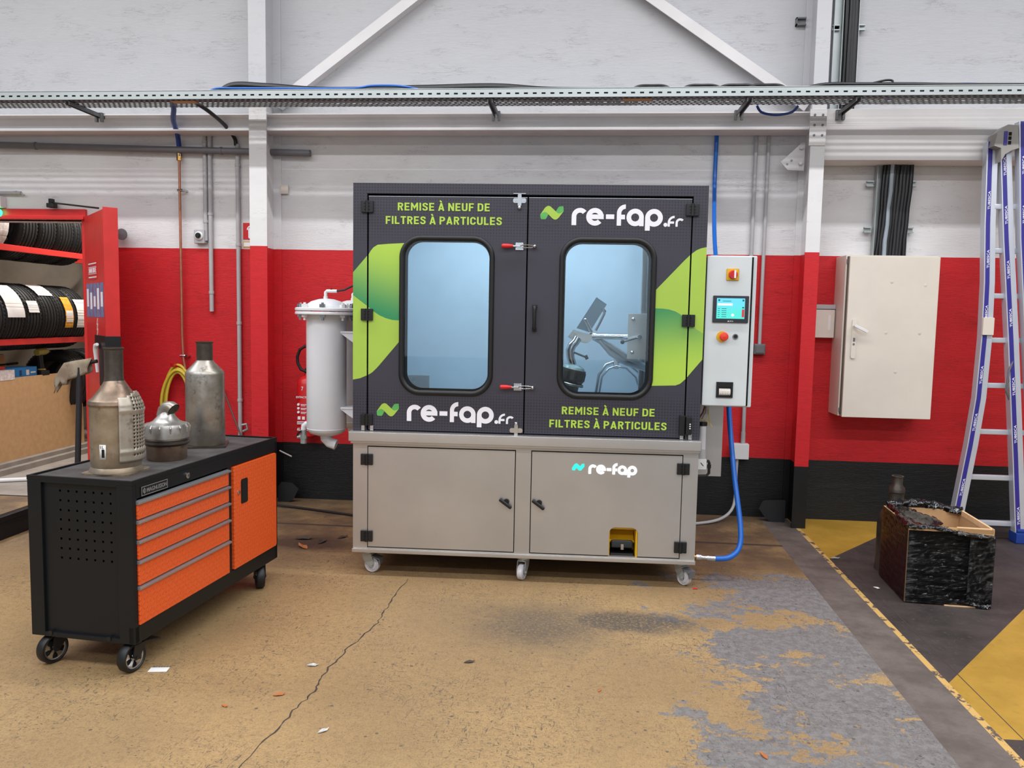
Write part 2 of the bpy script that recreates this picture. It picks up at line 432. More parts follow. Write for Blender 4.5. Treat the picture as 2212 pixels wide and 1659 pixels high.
def stainless(name, col, rough=0.34, metal=0.85, streak=(1, 1, 60)):
    m = N(name); f = m.noise(m.coord(streak), 6, 4); g = m.noise(m.coord(), 2.0, 5)
    m.base(m.mix(m.step(g, 0.3, 0.7), tuple(c * 0.9 for c in col[:3]) + (1,), col))
    m.rough(m.math('MULTIPLY_ADD', f, 0.14, rough)); m.metal(metal)
    if rough > 0.3: m.bump(f, 0.02, 0.002)
    return m.m
M_ss = stainless('brushed_stainless', C(198, 194, 190))
M_ss_bright = plain('bright_stainless', C(206, 206, 208), 0.24, 0.95, 0)
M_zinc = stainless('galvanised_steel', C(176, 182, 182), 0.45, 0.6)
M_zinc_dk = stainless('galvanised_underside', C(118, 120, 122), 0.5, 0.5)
M_chrome = plain('chrome', C(200, 200, 202), 0.18, 1.0, 0)
M_black_pl = plain('black_plastic', C(16, 16, 18), 0.45, vary=0.05)
M_black_rub = plain('black_rubber', C(13, 13, 15), 0.5, vary=0.1)
M_gap = plain('dark_gap', C(5, 5, 6), 0.9, vary=0)  # near-black colour standing in for the shade in gaps and hollows
M_cable = plain('black_cable', C(20, 19, 21), 0.42, vary=0.1)
M_blue = plain('blue_hose', C(22, 98, 190), 0.3, vary=0.04)
M_bluedk = plain('dark_blue_hose', C(24, 60, 140), 0.35, vary=0.04)
M_grey_pvc = plain('grey_conduit', C(176, 174, 176), 0.5, vary=0.05)
M_grey_dk = plain('dark_grey_pipe', C(104, 103, 107), 0.5, vary=0.06)
M_copper = plain('copper_pipe', C(176, 116, 92), 0.4, 0.6, 0.15, 12)
M_brass = plain('brass', C(190, 150, 80), 0.3, 1.0, 0.05)
M_white_pl = plain('white_plastic', C(226, 226, 226), 0.4, vary=0.03)
M_white_en = plain('white_enamel', C(226, 226, 230), 0.28, vary=0.02)
M_cream = plain('cream_enamel', C(218, 208, 196), 0.45, vary=0.03, vscale=4)
M_ltgrey = plain('light_grey_enamel', C(206, 212, 214), 0.42, vary=0.02)
M_redpaint = plain('red_gloss_paint', C(206, 44, 42), 0.38, vary=0.08)
M_redplas = plain('red_plastic', C(200, 30, 34), 0.35, vary=0.04)
M_lettergreen = plain('lime_lettering', C(176, 210, 72), 0.45, vary=0)
M_letterwhite = plain('white_lettering', C(236, 234, 240), 0.45, vary=0)
M_lime = plain('lime_vinyl', C(164, 196, 74), 0.42, vary=0.02)
M_paper = plain('white_paper', C(226, 224, 222), 0.8, vary=0.04)
M_yelpl = plain('yellow_plastic', C(218, 170, 28), 0.45, vary=0.05)
M_card = plain('cardboard', C(196, 156, 112), 0.85, vary=0.06, vscale=20)
M_cardlt = plain('cut_cardboard_edge', C(224, 184, 140), 0.85, vary=0.06, vscale=20)
M_bluebox = plain('blue_printed_card', C(40, 130, 200), 0.5, vary=0.04)

def cab_mat():
    m = N('charcoal_vinyl'); x, y, z = m.xyz()
    base = C(54, 52, 63); dot = C(38, 36, 47)
    fx = m.math('ABSOLUTE', m.math('SUBTRACT', m.math('FRACT', m.math('MULTIPLY', x, 62)), 0.5))
    fz = m.math('ABSOLUTE', m.math('SUBTRACT', m.math('FRACT', m.math('MULTIPLY', z, 62)), 0.5))
    d = m.math('LESS_THAN', m.math('MAXIMUM', fx, fz), 0.27)
    # printed dot field along the top and the bottom of the cabin
    zf = m.math('MAXIMUM', m.step(z, 1.84, 2.0), m.step(z, 1.13, 1.0))
    m.base(m.mix(m.math('MULTIPLY', d, zf), base, dot)); m.rough(0.48)
    return m.m
M_cab = cab_mat()
def green_mat(name, z0, z1, c0, c1, xs=0.0):
    m = N(name); x, y, z = m.xyz()
    f = m.step(m.math('MULTIPLY_ADD', x, xs, z), z0, z1)
    m.base(m.mix(f, c0, c1)); m.rough(0.42)
    return m.m
G_dark, G_lime = C(34, 136, 88), C(172, 206, 74)
M_grL = green_mat('green_print_left', 1.18, 1.62, G_dark, G_lime, 0.35)
M_grR = green_mat('green_print_right', 1.56, 1.13, G_dark, G_lime, -0.10)
M_fold = green_mat('logo_fold_green', 0.0, 0.06, C(46, 150, 84), C(112, 186, 70))
M_glass = glass_mat('window_glass')
M_chamber = plain('chamber_steel', C(176, 190, 200), 0.5, 0.1, 0.03)
M_lit_white = emit('lit_logo_white', (1, 1, 1, 1), 3.0)
M_lit_cyan = emit('lit_logo_cyan', (0.02, 0.80, 0.62, 1), 1.3)

def diamond_orange():
    m = N('orange_diamond_plate'); x, y, z = m.xyz()
    def lz(a, b, ph):
        u = m.math('ADD', m.math('MULTIPLY', x, a), m.math('MULTIPLY', z, b)); v = m.math('SUBTRACT', m.math('MULTIPLY', x, b), m.math('MULTIPLY', z, a))
        fu = m.math('ABSOLUTE', m.math('SUBTRACT', m.math('FRACT', m.math('ADD', u, ph)), 0.5))
        fv = m.math('ABSOLUTE', m.math('SUBTRACT', m.math('FRACT', m.math('MULTIPLY_ADD', v, 1.0, ph)), 0.5))
        return m.step(m.math('ADD', m.math('MULTIPLY', fu, 1.0), m.math('MULTIPLY', fv, 2.6)), 0.46, 0.30)
    h = m.math('MAXIMUM', lz(24, 24, 0.0), lz(24, -24, 0.5))
    m.base(C(230, 92, 38)); m.rough(0.30); m.bump(h, 0.5, 0.005)
    return m.m
M_orange = diamond_orange()
M_orange_pl = plain('orange_enamel', C(236, 92, 34), 0.36, vary=0.03)
M_trolley = plain('black_powder_coat', C(15, 18, 22), 0.45, vary=0.04, spec=0.35)
M_mat = plain('scuffed_rubber_mat', C(68, 64, 63), 0.75, vary=0.25, vscale=12, bump=0.2)
M_alu = plain('aluminium', C(176, 178, 184), 0.35, 0.7, 0.04)
M_ladder = plain('ladder_aluminium', C(200, 204, 214), 0.35, 0.35, 0.03)
M_violet = plain('violet_label_strip', C(48, 40, 136), 0.45, vary=0.06)
M_blue_foot = plain('blue_rubber_foot', C(28, 60, 140), 0.5, vary=0.06)

def rusty(name, c0, c1, c2, rough=0.42, metal=0.55):
    m = N(name); a = m.noise(m.coord(), 7, 6, 0.65); b = m.noise(m.coord(loc=(4, 2, 1)), 14, 6, 0.7)
    col = m.mix(m.step(a, 0.35, 0.65), c0, c1); col = m.mix(m.math('MULTIPLY', m.step(b, 0.55, 0.72), 0.85), col, c2)
    m.base(col); m.rough(m.math('MULTIPLY_ADD', b, 0.3, rough - 0.12)); m.metal(metal); m.bump(b, 0.15, 0.003)
    return m.m
M_rust1 = rusty('tan_burnt_steel', C(170, 158, 140), C(140, 124, 104), C(78, 60, 48), 0.38, 0.65)
M_rust2 = rusty('purple_burnt_steel', C(150, 134, 116), C(122, 100, 86), C(46, 40, 40), 0.34, 0.75)
M_rust3 = rusty('grey_burnt_steel', C(176, 172, 166), C(148, 138, 126), C(84, 72, 60), 0.34, 0.8)
M_rustdk = rusty('dark_burnt_steel', C(92, 84, 76), C(70, 62, 56), C(42, 36, 32), 0.4, 0.6)
M_scrapmetal = rusty('bright_scrap_steel', C(186, 184, 180), C(158, 152, 146), C(104, 92, 82), 0.34, 0.8)
M_perf = rusty('perforated_shield_steel', C(182, 174, 162), C(164, 154, 140), C(120, 104, 88), 0.4, 0.6)

def film_mat():
    m = N('black_stretch_film')
    s = m.noise(m.coord((2.6, 2.6, 72)), 2.2, 6, 0.62, 1.0); b = m.noise(m.coord((1, 1, 1)), 9, 5, 0.6, 1.5)
    m.base(C(7, 8, 11)); m.rough(0.13); m.b.inputs['Specular IOR Level'].default_value = 0.45
    rg = m.math('SUBTRACT', 1.0, m.math('ABSOLUTE', m.math('MULTIPLY_ADD', s, 2.6, -1.3)))
    m.bump(m.math('ADD', rg, m.math('MULTIPLY', b, 0.25)), 0.75, 0.03)
    return m.m
M_film = film_mat()
M_film_loose = plain('crumpled_black_film', C(8, 8, 10), 0.16, vary=0.1, bump=0.5, bscale=40, spec=0.55)
def tyre_mat():
    m = N('tyre_rubber'); m.base(C(17, 17, 19)); m.rough(0.6)
    m.bump(m.noise(m.coord((1, 6, 1)), 40, 3), 0.2, 0.004); return m.m
M_tyre = tyre_mat()
M_concrete = plain('dusty_concrete', C(146, 138, 130), 0.8, vary=0.16, vscale=5, bump=0.2)
M_blockwall = plain('raw_block_wall', C(176, 166, 152), 0.85, vary=0.14, vscale=3, bump=0.4, bscale=30)

# ------------------------------------------------------------------ setting: floor, walls, columns, beams
b = B()
sl = -0.019
SL = lambda y: 1.340 - 0.019 * (-y)       # left edge of the bare strip
SR = lambda y: 1.552 - 0.019 * (-y)       # right edge of the bare strip
Y0, Y1 = 0.30, -14.0
b.poly([(-9, Y1, 0), (SL(Y1), Y1, 0), (SL(Y0), Y0, 0), (-9, Y0, 0)], 0)
b.poly([(SL(Y1), Y1, 0), (SR(Y1), Y1, 0), (SR(Y0), Y0, 0), (SL(Y0), Y0, 0)], 1)
# right slab: hazard bands
def pR(y): return (SR(y) + 0.03, y, 0)
a1, a2, a3 = -1.032, -2.759, -3.205
b.poly([pR(Y0), pR(a1), (2.9, 0.52, 0), (2.9, Y0 + 0.22, 0)][:3] + [(2.0, Y0 + 0.25, 0)], 3)
b.poly([pR(a1), pR(a2), (8, 4.9, 0), (8, 6.4, 0), (2.9, 0.52, 0)][:2] + [(7.0, 3.75, 0), (2.9, 0.52, 0)], 2)
b.poly([pR(a2), pR(a3), (7.0, -3.05, 0), (7.0, 3.75, 0)], 3)
b.poly([(-9, -0.55, 0.0012), (-3.5, -0.5, 0.0012), (-3.4, 0.3, 0.0012), (-9, 0.3, 0.0012)], 7)
b.poly([pR(a3), pR(Y1), (9, Y1, 0), (9, -3.05, 0), (7.0, -3.05, 0)], 2)
b.poly([(2.9, 0.52, 0), (7.0, 3.75, 0), (2.9, 3.75, 0)], 2)
b.poly([(SR(Y0), Y0, 0), (SR(Y1), Y1, 0), (SR(Y1) + 0.03, Y1, 0), (SR(Y0) + 0.03, Y0, 0)], 4)
# thin saw-cut in the right slab
jx = lambda y: 1.655 - 0.019 * (-y)
b.poly([(jx(-1.3), -1.3, 0.0007), (jx(-1.3) + 0.006, -1.3, 0.0007), (jx(-6), -6, 0.0007)][::-1] + [], 6)
# joint along the wall
b.poly([(-9, -0.725, 0.0007), (1.33, -0.80, 0.0007), (1.33, -0.765, 0.0007), (-9, -0.70, 0.0007)], 6)
# long crack
cp = [(-1.00, -1.80), (-1.015, -2.2), (-1.005, -2.45), (-1.06, -2.75), (-1.085, -2.98), (-1.072, -3.15), (-1.10, -3.35), (-1.125, -3.6), (-1.15, -4.0), (-1.14, -4.6), (-1.2, -5.4)]
pts = []
for (xa, ya), (xb, yb) in zip(cp, cp[1:]):
    for k in range(9):
        t = k / 9; pts.append((xa + (xb - xa) * t + random.uniform(-0.008, 0.008), ya + (yb - ya) * t, random.uniform(0.0012, 0.0045)))
for p, q in zip(pts, pts[1:]):
    b.poly([(p[0] - p[2], p[1], 0.0009), (q[0] - q[2], q[1], 0.0009), (q[0] + q[2], q[1], 0.0009), (p[0] + p[2], p[1], 0.0009)], 5)
struct('floor', b, [M_floor, M_strip, M_dark, M_haz, M_edge, M_crack, M_joint, M_concrete], 'worn yellow painted workshop floor with bare strip and hazard bands', 'floor', 0)

# back wall with the doorway into the tyre room
DX0, DX1, DZ = -5.6, -4.07, 2.215
b = B()
b.prism([(-8, 0), (DX0, 0), (DX0, DZ), (DX1, DZ), (DX1, 0), (7, 0), (7, 7), (-8, 7)], y0=0.0, y1=0.22)
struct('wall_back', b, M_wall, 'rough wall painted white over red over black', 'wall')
# tyre room behind the doorway
b = B(); b.box(-8, -2.9, 2.75, 2.9, 0, 3.2); struct('wall_tyre_room_rear', b, M_blockwall, 'beige raw rear wall of the tyre room', 'wall')
b = B(); b.box(-7.3, -7.15, 0.22, 2.75, 0, 3.2); struct('wall_tyre_room_left', b, M_blockwall, 'beige raw side wall of the tyre room behind the racks', 'wall')
b = B(); b.box(-3.5, -3.38, 0.22, 2.75, 0, 3.2); struct('wall_tyre_room_right', b, M_blockwall, 'raw side wall of the tyre room beyond the red door', 'wall')
b = B(); b.box(-8, -2.9, 0.22, 2.9, 3.2, 3.3); struct('ceiling_tyre_room', b, M_blockwall, 'low ceiling of the tyre room', 'ceiling')
b = B(); b.poly([(-8, 0.3, 0), (-3.3, 0.3, 0), (-3.3, 2.9, 0), (-8, 2.9, 0)]); struct('floor_tyre_room', b, M_concrete, 'grey concrete floor of the tyre room', 'floor', 0)
b = B()
b.box(-8, -5.16, 0.3, 2.75, 0, 0.05); b.box(-8, -5.22, 0.3, 2.75, 0.05, 0.088)
struct('trim_1', b, M_concrete, 'low concrete kerb below the leaning cardboard', 'kerb')
# red steel header and jamb of the doorway
b = B()
b.box(-6, -4.06, -0.03, 0.10, 2.215, 2.30, 0.004); b.box(-6, -4.06, -0.055, -0.03, 2.215, 2.245, 0.003); b.box(-4.10, -4.055, -0.02, 0.2, 0, 2.24, 0.004)
struct('trim_2', b, M_redpaint, 'red steel head rail over the tyre room doorway', 'door frame')

def h_column(name, x0, x1, yf, zt, label):
    b = B()
    b.box(x0, x1, yf, yf + 0.014, 0, zt, 0.002); b.box((x0 + x1) / 2 - 0.006, (x0 + x1) / 2 + 0.006, yf + 0.014, -0.014, 0, zt)
    b.box(x0, x1, -0.014, -0.0005, 0, zt, 0.002)
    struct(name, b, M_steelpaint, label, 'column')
h_column('column_1', -2.572, -2.437, -0.30, 6.9, 'left steel column, white over red, beside the small extinguisher sign')
h_column('column_2', 1.512, 1.612, -0.30, 6.9, 'right steel column, white over red over black, beside cream cabinet')

def chan_beam(name, x0, x1, label):
    b = B()
    b.box(x0, x1, -0.155, -0.145, 2.876, 2.99); b.box(x0, x1, -0.235, -0.145, 2.982, 2.992, 0.002); b.box(x0, x1, -0.235, -0.145, 2.866, 2.878, 0.002)
    b.box(x0, x1, -0.145, -0.06, 2.982, 2.992); b.box(x0, x1, -0.145, -0.06, 2.866, 2.878)
    struct(name, b, M_white, label, 'beam')
chan_beam('beam_1', -8, -2.512, 'white steel wall beam left of the left column')
chan_beam('beam_2', -2.498, 1.555, 'white steel wall beam between the two columns')
b = B(); b.box(1.58, 7, -0.235, -0.02, 2.655, 3.01, 0.003); struct('beam_3', b, M_white, 'deep white lintel beam right of the right column', 'beam')
def brace(name, p, q, label):
    b = B(); p, q = Vector(p), Vector(q); d = (q - p).normalized(); n = Vector((d.z, 0, -d.x)) * 0.037
    for y0, y1, w in ((-0.10, -0.09, 1.0), (-0.09, -0.02, 0.12)):
        pts = [p + n * w, q + n * w, q - n * w, p - n * w]
        if w < 1: pts = [p + n, q + n, q + n * 0.8, p + n * 0.8]
        b.prism([(v.x, v.z) for v in pts], y0=y0, y1=y1)
    struct(name, b, M_white, label, 'brace')
brace('brace_1', (-2.44, 0, 3.10), (-0.2, 0, 4.72), 'white diagonal steel brace rising from the left column')
brace('brace_2', (1.53, 0, 3.06), (-0.9, 0, 4.72), 'white diagonal steel brace rising from the right column')

# gusset and splice plates on the columns
b = B(); b.prism([(1.352, 2.66), (1.50, 2.80), (1.52, 2.80), (1.52, 2.60), (1.405, 2.605)], holes=[circ(1.43, 2.67, 0.009, 12), circ(1.40, 2.645, 0.008, 12)], y0=-0.13, y1=-0.12)
for z in (2.76, 2.65): b.cyl((1.49, -0.15, z), (1.49, -0.11, z), 0.013, seg=6)
tag(b.build('gusset_plate', M_white), 'white bolted gusset plate on right column under the beam', 'plate')
b = B(); b.box(1.498, 1.612, -0.309, -0.3005, 2.74, 2.99, 0.002)
g = thing('splice_plate', 'white bolted splice plate on front of right column top', 'plate', (1.555, -0.305, 2.74))
b.build('plate', M_white, g)
for z in (2.95, 2.88, 2.81):
    for x in (1.53, 1.585):
        b = B(); b.cyl((x, -0.313, z), (x, -0.3092, z), 0.008, seg=12); b.build('bolt', M_zinc_dk, g)
b = B(); b.prism([(1.31, 0.10), (1.335, 0.155), (1.36, 0.165), (1.505, 0.17), (1.505, 0.0), (1.40, 0.0), (1.36, 0.03)], y0=-0.14, y1=-0.13)
tag(b.build('base_gusset', plain('black_plate_paint', C(30, 30, 33), 0.45)), 'black steel gusset plate at foot of right column', 'plate')
b = B(); b.prism([(-2.43, 0.12), (-2.40, 0.16), (-2.31, 0.155), (-2.26, 0.11), (-2.30, 0.03), (-2.34, 0.0), (-2.43, 0.0)], y0=-0.14, y1=-0.13)
tag(b.build('base_gusset', bpy.data.materials['black_plate_paint']), 'black steel gusset plate at foot of left column', 'plate')

# ------------------------------------------------------------------ cable tray along the wall
TY0, TY1, TZ = -0.645, -0.42, 2.99
t = thing('cable_tray', 'long galvanised perforated cable tray above the machine', 'cable tray', (0, -0.52, TZ))
b = B()
# bottom sheet of the tray: strips with rows of open slots
nx = 320; X0, X1 = -6.4, 6.2; px = (X1 - X0) / nx
for j in range(6):
    ya = TY0 + (TY1 - TY0) * j / 6; yb = TY0 + (TY1 - TY0) * (j + 1) / 6
    b.box(X0, X1, ya, ya + 0.017, TZ, TZ + 0.0015)
    sh = (j % 2) * px / 2
    for k in range(nx):
        xa = X0 + k * px + sh
        b.box(xa, xa + 0.016, ya + 0.017, yb, TZ, TZ + 0.0015)
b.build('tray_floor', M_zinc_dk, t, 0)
b = B()
ns = 210; ps = (X1 - X0) / ns
for y in (TY0, TY1):
    for z0, z1 in ((0, 0.020), (0.031, 0.058)): b.box(X0, X1, y - 0.0008, y + 0.0008, TZ + z0, TZ + z1)
    for k in range(ns): b.box(X0 + k * ps, X0 + k * ps + 0.033, y - 0.0008, y + 0.0008, TZ + 0.020, TZ + 0.031)
    b.cyl((X0, y, TZ + 0.058), (X1, y, TZ + 0.058), 0.004, seg=8)
b.build('side_rail', M_zinc, t, 0)
for x in (-5.3, -3.78, -0.72, 1.02, 1.72, 3.6, 5.2):
    b = B()
    b.box(x - 0.018, x - 0.012, TY0 + 0.02, -0.2, TZ - 0.028, TZ - 0.001); b.box(x + 0.012, x + 0.018, TY0 + 0.02, -0.2, TZ - 0.028, TZ - 0.001)
    b.box(x - 0.018, x + 0.018, TY0 + 0.02, -0.2, TZ - 0.004, TZ - 0.001)
    b.box(x - 0.03, x - 0.012, -0.26, -0.235, 2.93, 2.992); b.box(x + 0.012, x + 0.03, -0.26, -0.235, 2.93, 2.992); b.box(x - 0.03, x + 0.03, -0.262, -0.20, 2.9925, 2.998)
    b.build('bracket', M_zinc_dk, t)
b = B(); b.box(0.18, 0.38, -0.60, -0.54, TZ - 0.003, TZ - 0.0005); b.build('paper_tag', M_card, t, label='torn tan paper tag stuck under the tray')
b = B(); b.box(-3.02, -2.84, -0.60, -0.54, TZ - 0.003, TZ - 0.0005); b.build('paper_tag', M_card, t, label='faded tan paper tag stuck under the tray')

def cable(name, pts, r, mat, label, cat='cable', group=None, sub=8):
    P = [Vector(p) for p in pts]; out = []
    for i in range(len(P) - 1):
        p0, p1, p2, p3 = P[max(i - 1, 0)], P[i], P[i + 1], P[min(i + 2, len(P) - 1)]
        for k in range(sub):
            t = k / sub
            out.append(0.5 * ((2 * p1) + (p2 - p0) * t + (2 * p0 - 5 * p1 + 4 * p2 - p3) * t * t + (3 * p1 - p0 - 3 * p2 + p3) * t ** 3))
    out.append(P[-1])
    b = B(); b.ring_tube(out, r, 10)
    return tag(b.build(name, mat), label, cat, group)
cz = TZ + 0.02
cable('tray_cable', [(-6.3, -0.62, TZ + 0.026), (-2.0, -0.618, TZ + 0.026), (1.0, -0.621, TZ + 0.026), (6.1, -0.62, TZ + 0.026)], 0.021, M_cable, 'long black cable lying in the tray behind its front lip')
cable('tray_cable', [(-6.3, -0.565, TZ + 0.018), (-1.5, -0.57, TZ + 0.018), (1.2, -0.56, TZ + 0.018), (6.1, -0.566, TZ + 0.018)], 0.016, M_cable, 'long thinner black cable lying in the middle of the tray')
cable('power_cable', [(-2.72, -0.52, cz + 0.01), (-2.6, -0.52, TZ + 0.117), (-2.35, -0.52, TZ + 0.112), (-1.9, -0.5, TZ + 0.087), (-1.2, -0.5, TZ + 0.097), (-0.7, -0.5, TZ + 0.104), (-0.3, -0.5, TZ + 0.077), (0.3, -0.5, TZ + 0.072)], 0.03, M_cable, 'thick black cable humped on the tray near left column')
cable('air_line', [(-2.8, -0.55, cz), (-2.72, -0.55, TZ + 0.092), (-2.5, -0.55, TZ + 0.097), (-1.75, -0.55, TZ + 0.092), (-1.55, -0.55, TZ + 0.110), (-1.3, -0.55, TZ + 0.097), (-1.0, -0.53, cz)], 0.008, M_blue, 'blue air line lying on the tray above left machine corner', 'hose')
for k, x in enumerate((0.28, 0.62, 0.86, 1.05)):
    cable('cable_hump', [(x - 0.1, -0.5, cz + 0.015), (x, -0.5, TZ + 0.102), (x + 0.1, -0.5, TZ + 0.110), (x + 0.2, -0.5, TZ + 0.102), (x + 0.3, -0.5, cz + 0.015)], 0.011, M_cable,
          ('first', 'second', 'third', 'fourth')[k] + ' black cable arch on the tray from the machine centre', 'cable', 'black cables arching on the tray')
cable('power_cable', [(1.28, -0.5, cz + 0.01), (1.5, -0.5, TZ + 0.104), (1.8, -0.5, TZ + 0.108), (2.1, -0.5, TZ + 0.106), (2.4, -0.5, TZ + 0.100), (3.4, -0.5, TZ + 0.092)], 0.016, M_cable, 'thick black cable on the tray right of right column')
cable('air_line', [(1.95, -0.47, cz), (2.15, -0.47, TZ + 0.108), (2.35, -0.47, TZ + 0.116), (2.6, -0.47, TZ + 0.106), (2.9, -0.47, cz)], 0.009, M_blue, 'blue air line looping on the tray above cream cabinet', 'hose')
cable('cable_loop', [(1.80, -0.5, TZ + 0.102), (1.86, -0.5, TZ + 0.122), (1.93, -0.5, TZ + 0.137), (1.97, -0.5, TZ + 0.132), (1.96, -0.5, TZ + 0.107), (1.9, -0.5, TZ + 0.097)], 0.007, M_cable, 'small black cable loop standing on the tray at right')
cable('air_line', [(1.12, -0.36, 3.0), (1.16, -0.34, 2.96), (1.26, -0.33, 2.945), (1.36, -0.34, 2.96), (1.40, -0.36, 3.0)], 0.009, M_bluedk, 'dark blue hose sagging under the tray beside right column', 'hose')

# cables and pipes coming down the left part of the wall
cable('air_line', [(-3.06, -0.5, 3.02), (-3.09, -0.42, 2.985), (-3.17, -0.28, 2.93), (-3.225, -0.12, 2.87), (-3.25, -0.05, 2.78), (-3.253, -0.045, 2.715)], 0.019, M_bluedk, 'dark blue hose dropping to the copper pipe', 'hose')
t = thing('copper_pipe', 'thin copper air pipe running down the left wall', 'pipe', (-3.254, -0.045, 0.85))
b = B(); b.ring_tube([(-3.253, -0.045, 2.72), (-3.252, -0.045, 1.3), (-3.245, -0.045, 1.12), (-3.225, -0.045, 1.0), (-3.215, -0.045, 0.95)], 0.010, 10); b.build('pipe', M_copper, t)
for z in (2.45, 1.14):
    b = B(); b.cyl((-3.27, -0.045, z), (-3.215, -0.045, z), 0.012, seg=10); b.cyl((-3.215, -0.06, z), (-3.215, 0, z), 0.010, seg=10); b.build('clip', M_chrome, t)
b = B(); b.cyl((-3.253, -0.045, 2.68), (-3.253, -0.045, 2.74), 0.02, seg=6); b.build('coupling', M_brass, t)
cable('air_line', [(-2.88, -0.5, 3.0), (-2.85, -0.4, 2.98), (-2.82, -0.2, 2.93), (-2.80, -0.05, 2.86), (-2.795, -0.03, 2.8)], 0.015, M_cable, 'black cable dropping into the conduit beside left column', 'cable')
def conduit(x, zs, r, label, mat=None, bends=None):
    t = thing('conduit', label, 'conduit', (x, -0.025, zs[0]), group='grey plastic wall conduits')
    b = B(); b.cyl((x, -0.025, zs[0]), (x, -0.025, zs[1]), r, seg=14); b.build('tube', mat or M_grey_pvc, t)
    k = zs[0] + 0.15
    while k < zs[1]:
        b = B(); b.lathe([(r, -0.012), (r + 0.004, -0.01), (r + 0.004, 0.01), (r, 0.012)], org=(x, -0.025, k), seg=14); b.box(x - 0.006, x + 0.006, -0.025 + r - 0.002, 0, k - 0.008, k + 0.008); b.build('clip', M_grey_pvc, t)
        k += 0.62
conduit(-3.052, (2.06, 2.93), 0.017, 'grey conduit ending at the round light switch')
conduit(-3.012, (1.50, 2.93), 0.017, 'grey conduit stopping halfway down the red left wall')
conduit(-2.785, (0.02, 2.81), 0.017, 'grey conduit running down to the floor near left column')
t = thing('conduit', 'grey conduit running down to the small dark wall switch', 'conduit', (1.285, -0.025, 1.33), group='grey plastic wall conduits')
b = B(); b.cyl((1.285, -0.025, 1.33), (1.285, -0.025, 2.95), 0.013, seg=14); b.build('tube', M_grey_pvc, t)
t = thing('conduit', 'grey conduit running down to the white junction box', 'conduit', (1.195, -0.025, 0.57), group='grey plastic wall conduits')
b = B(); b.cyl((1.195, -0.025, 0.57), (1.195, -0.025, 2.95), 0.014, seg=14); b.build('tube', M_grey_pvc, t)
for z in (0.66,):
    b = B(); b.cyl((1.195, -0.025, 0.57), (1.195, -0.025, z), 0.017, seg=14); b.build('clip', M_grey_pvc, t)
t = thing('long_pipe', 'long dark grey pipe fixed along the white wall under the beam', 'pipe', (-3.5, -0.06, 2.76))
b = B(); b.ring_tube([(-6, -0.06, 2.83), (-2.185, -0.06, 2.735)], 0.026, 16, cap=False); b.ring_tube([(-6, -0.06, 2.83), (-2.185, -0.06, 2.735)], 0.021, 16); b.build('tube', M_grey_dk, t)
for x in (-4.44, -2.9):
    b = B(); z = 2.735 + (-2.185 - x) * 0.0249; b.lathe([(0.026, -0.008), (0.030, -0.008), (0.030, 0.008), (0.026, 0.008)], 'X', (x, -0.06, z), 16); b.box(x - 0.006, x + 0.006, -0.036, 0, z - 0.008, z + 0.008); b.build('clip', M_grey_dk, t)
t = thing('light_switch', 'grey round rotary wall switch on the left wall', 'switch', (-3.095, -0.03, 2.09))
b = B(); b.box(-3.14, -3.05, -0.055, 0, 2.035, 2.145, 0.008); b.build('housing', M_grey_pvc, t)
b = B(); b.lathe([(0.034, 0), (0.034, -0.012), (0.026, -0.018), (0, -0.018)], 'Y', (-3.092, -0.055, 2.095), 24); b.build('dial_ring', M_white_pl, t)
b = B(); b.lathe([(0.022, 0), (0.022, -0.008), (0.012, -0.008), (0.012, -0.014), (0, -0.014)], 'Y', (-3.092, -0.073, 2.095), 24); b.build('knob', M_black_pl, t)
t = thing('extinguisher_sign', 'small red extinguisher sign beside the left column', 'sign', (-2.72, -0.003, 2.0))
b = B(); b.box(-2.755, -2.58, -0.004, 0, 2.075, 2.205); b.build('panel', M_redplas, t)
b = B(); b.prism(rrect(-2.712, -2.662, 2.082, 2.165, 0.012), y0=-0.0055, y1=-0.004); b.prism(arcband(-2.69, 2.15, 0.025, 0.034, 60, 180, 10), y0=-0.0055, y1=-0.004); b.build('symbol', M_letterwhite, t)
b = B(); b.box(-2.755, -2.58, -0.004, 0, 2.01, 2.06); b.build('yellow_panel', plain('ochre_sign', C(206, 160, 60), 0.5), t)
b = B(); b.box(-2.75, -2.70, -0.0055, -0.004, 2.02, 2.052); b.build('symbol', M_letterwhite, t)
t = thing('wall_pad', 'small cream tag fixed to the left column side', 'tag', (-2.43, -0.02, 2.46))
b = B(); b.box(-2.437, -2.375, -0.03, -0.0145, 2.43, 2.50, 0.002); b.build('tag_plate', M_cream, t)

# emergency light and tube lamp left over the doorway
t = thing('emergency_light', 'white emergency light glowing green above the doorway', 'lamp', (-4.83, -0.03, 2.25))
b = B(); b.box(-5.0, -4.75, -0.07, 0, 2.305, 2.395, 0.006); b.build('housing', M_white_pl, t)
b = B()
for k in range(4): b.box(-4.90 + 0.03 * k, -4.885 + 0.03 * k, -0.0715, -0.07, 2.33, 2.375)
b.build('grille', M_grey_dk, t)
b = B(); b.ball((-4.775, -0.06, 2.262), 0.028, 16, (1.0, 0.7, 1.1)); b.build('green_lens', emit('green_lamp', (0.02, 1.0, 0.28, 1), 6.0), t)
b = B(); b.box(-4.86, -4.80, -0.06, 0, 2.235, 2.30, 0.004); b.build('lamp_holder', M_black_pl, t)
b = B(); b.ring_tube([(-5.6, -0.03, 2.425), (-4.60, -0.03, 2.425)], 0.014, 12); b.ring_tube([(-4.60, -0.03, 2.425), (-4.575, -0.03, 2.405)], 0.006, 8); b.cyl((-4.66, -0.03, 2.425), (-4.635, -0.03, 2.425), 0.017, seg=12)
tag(b.build('wall_rod', M_grey_pvc), 'thin grey capped rod on the wall over the green lamp', 'rod')
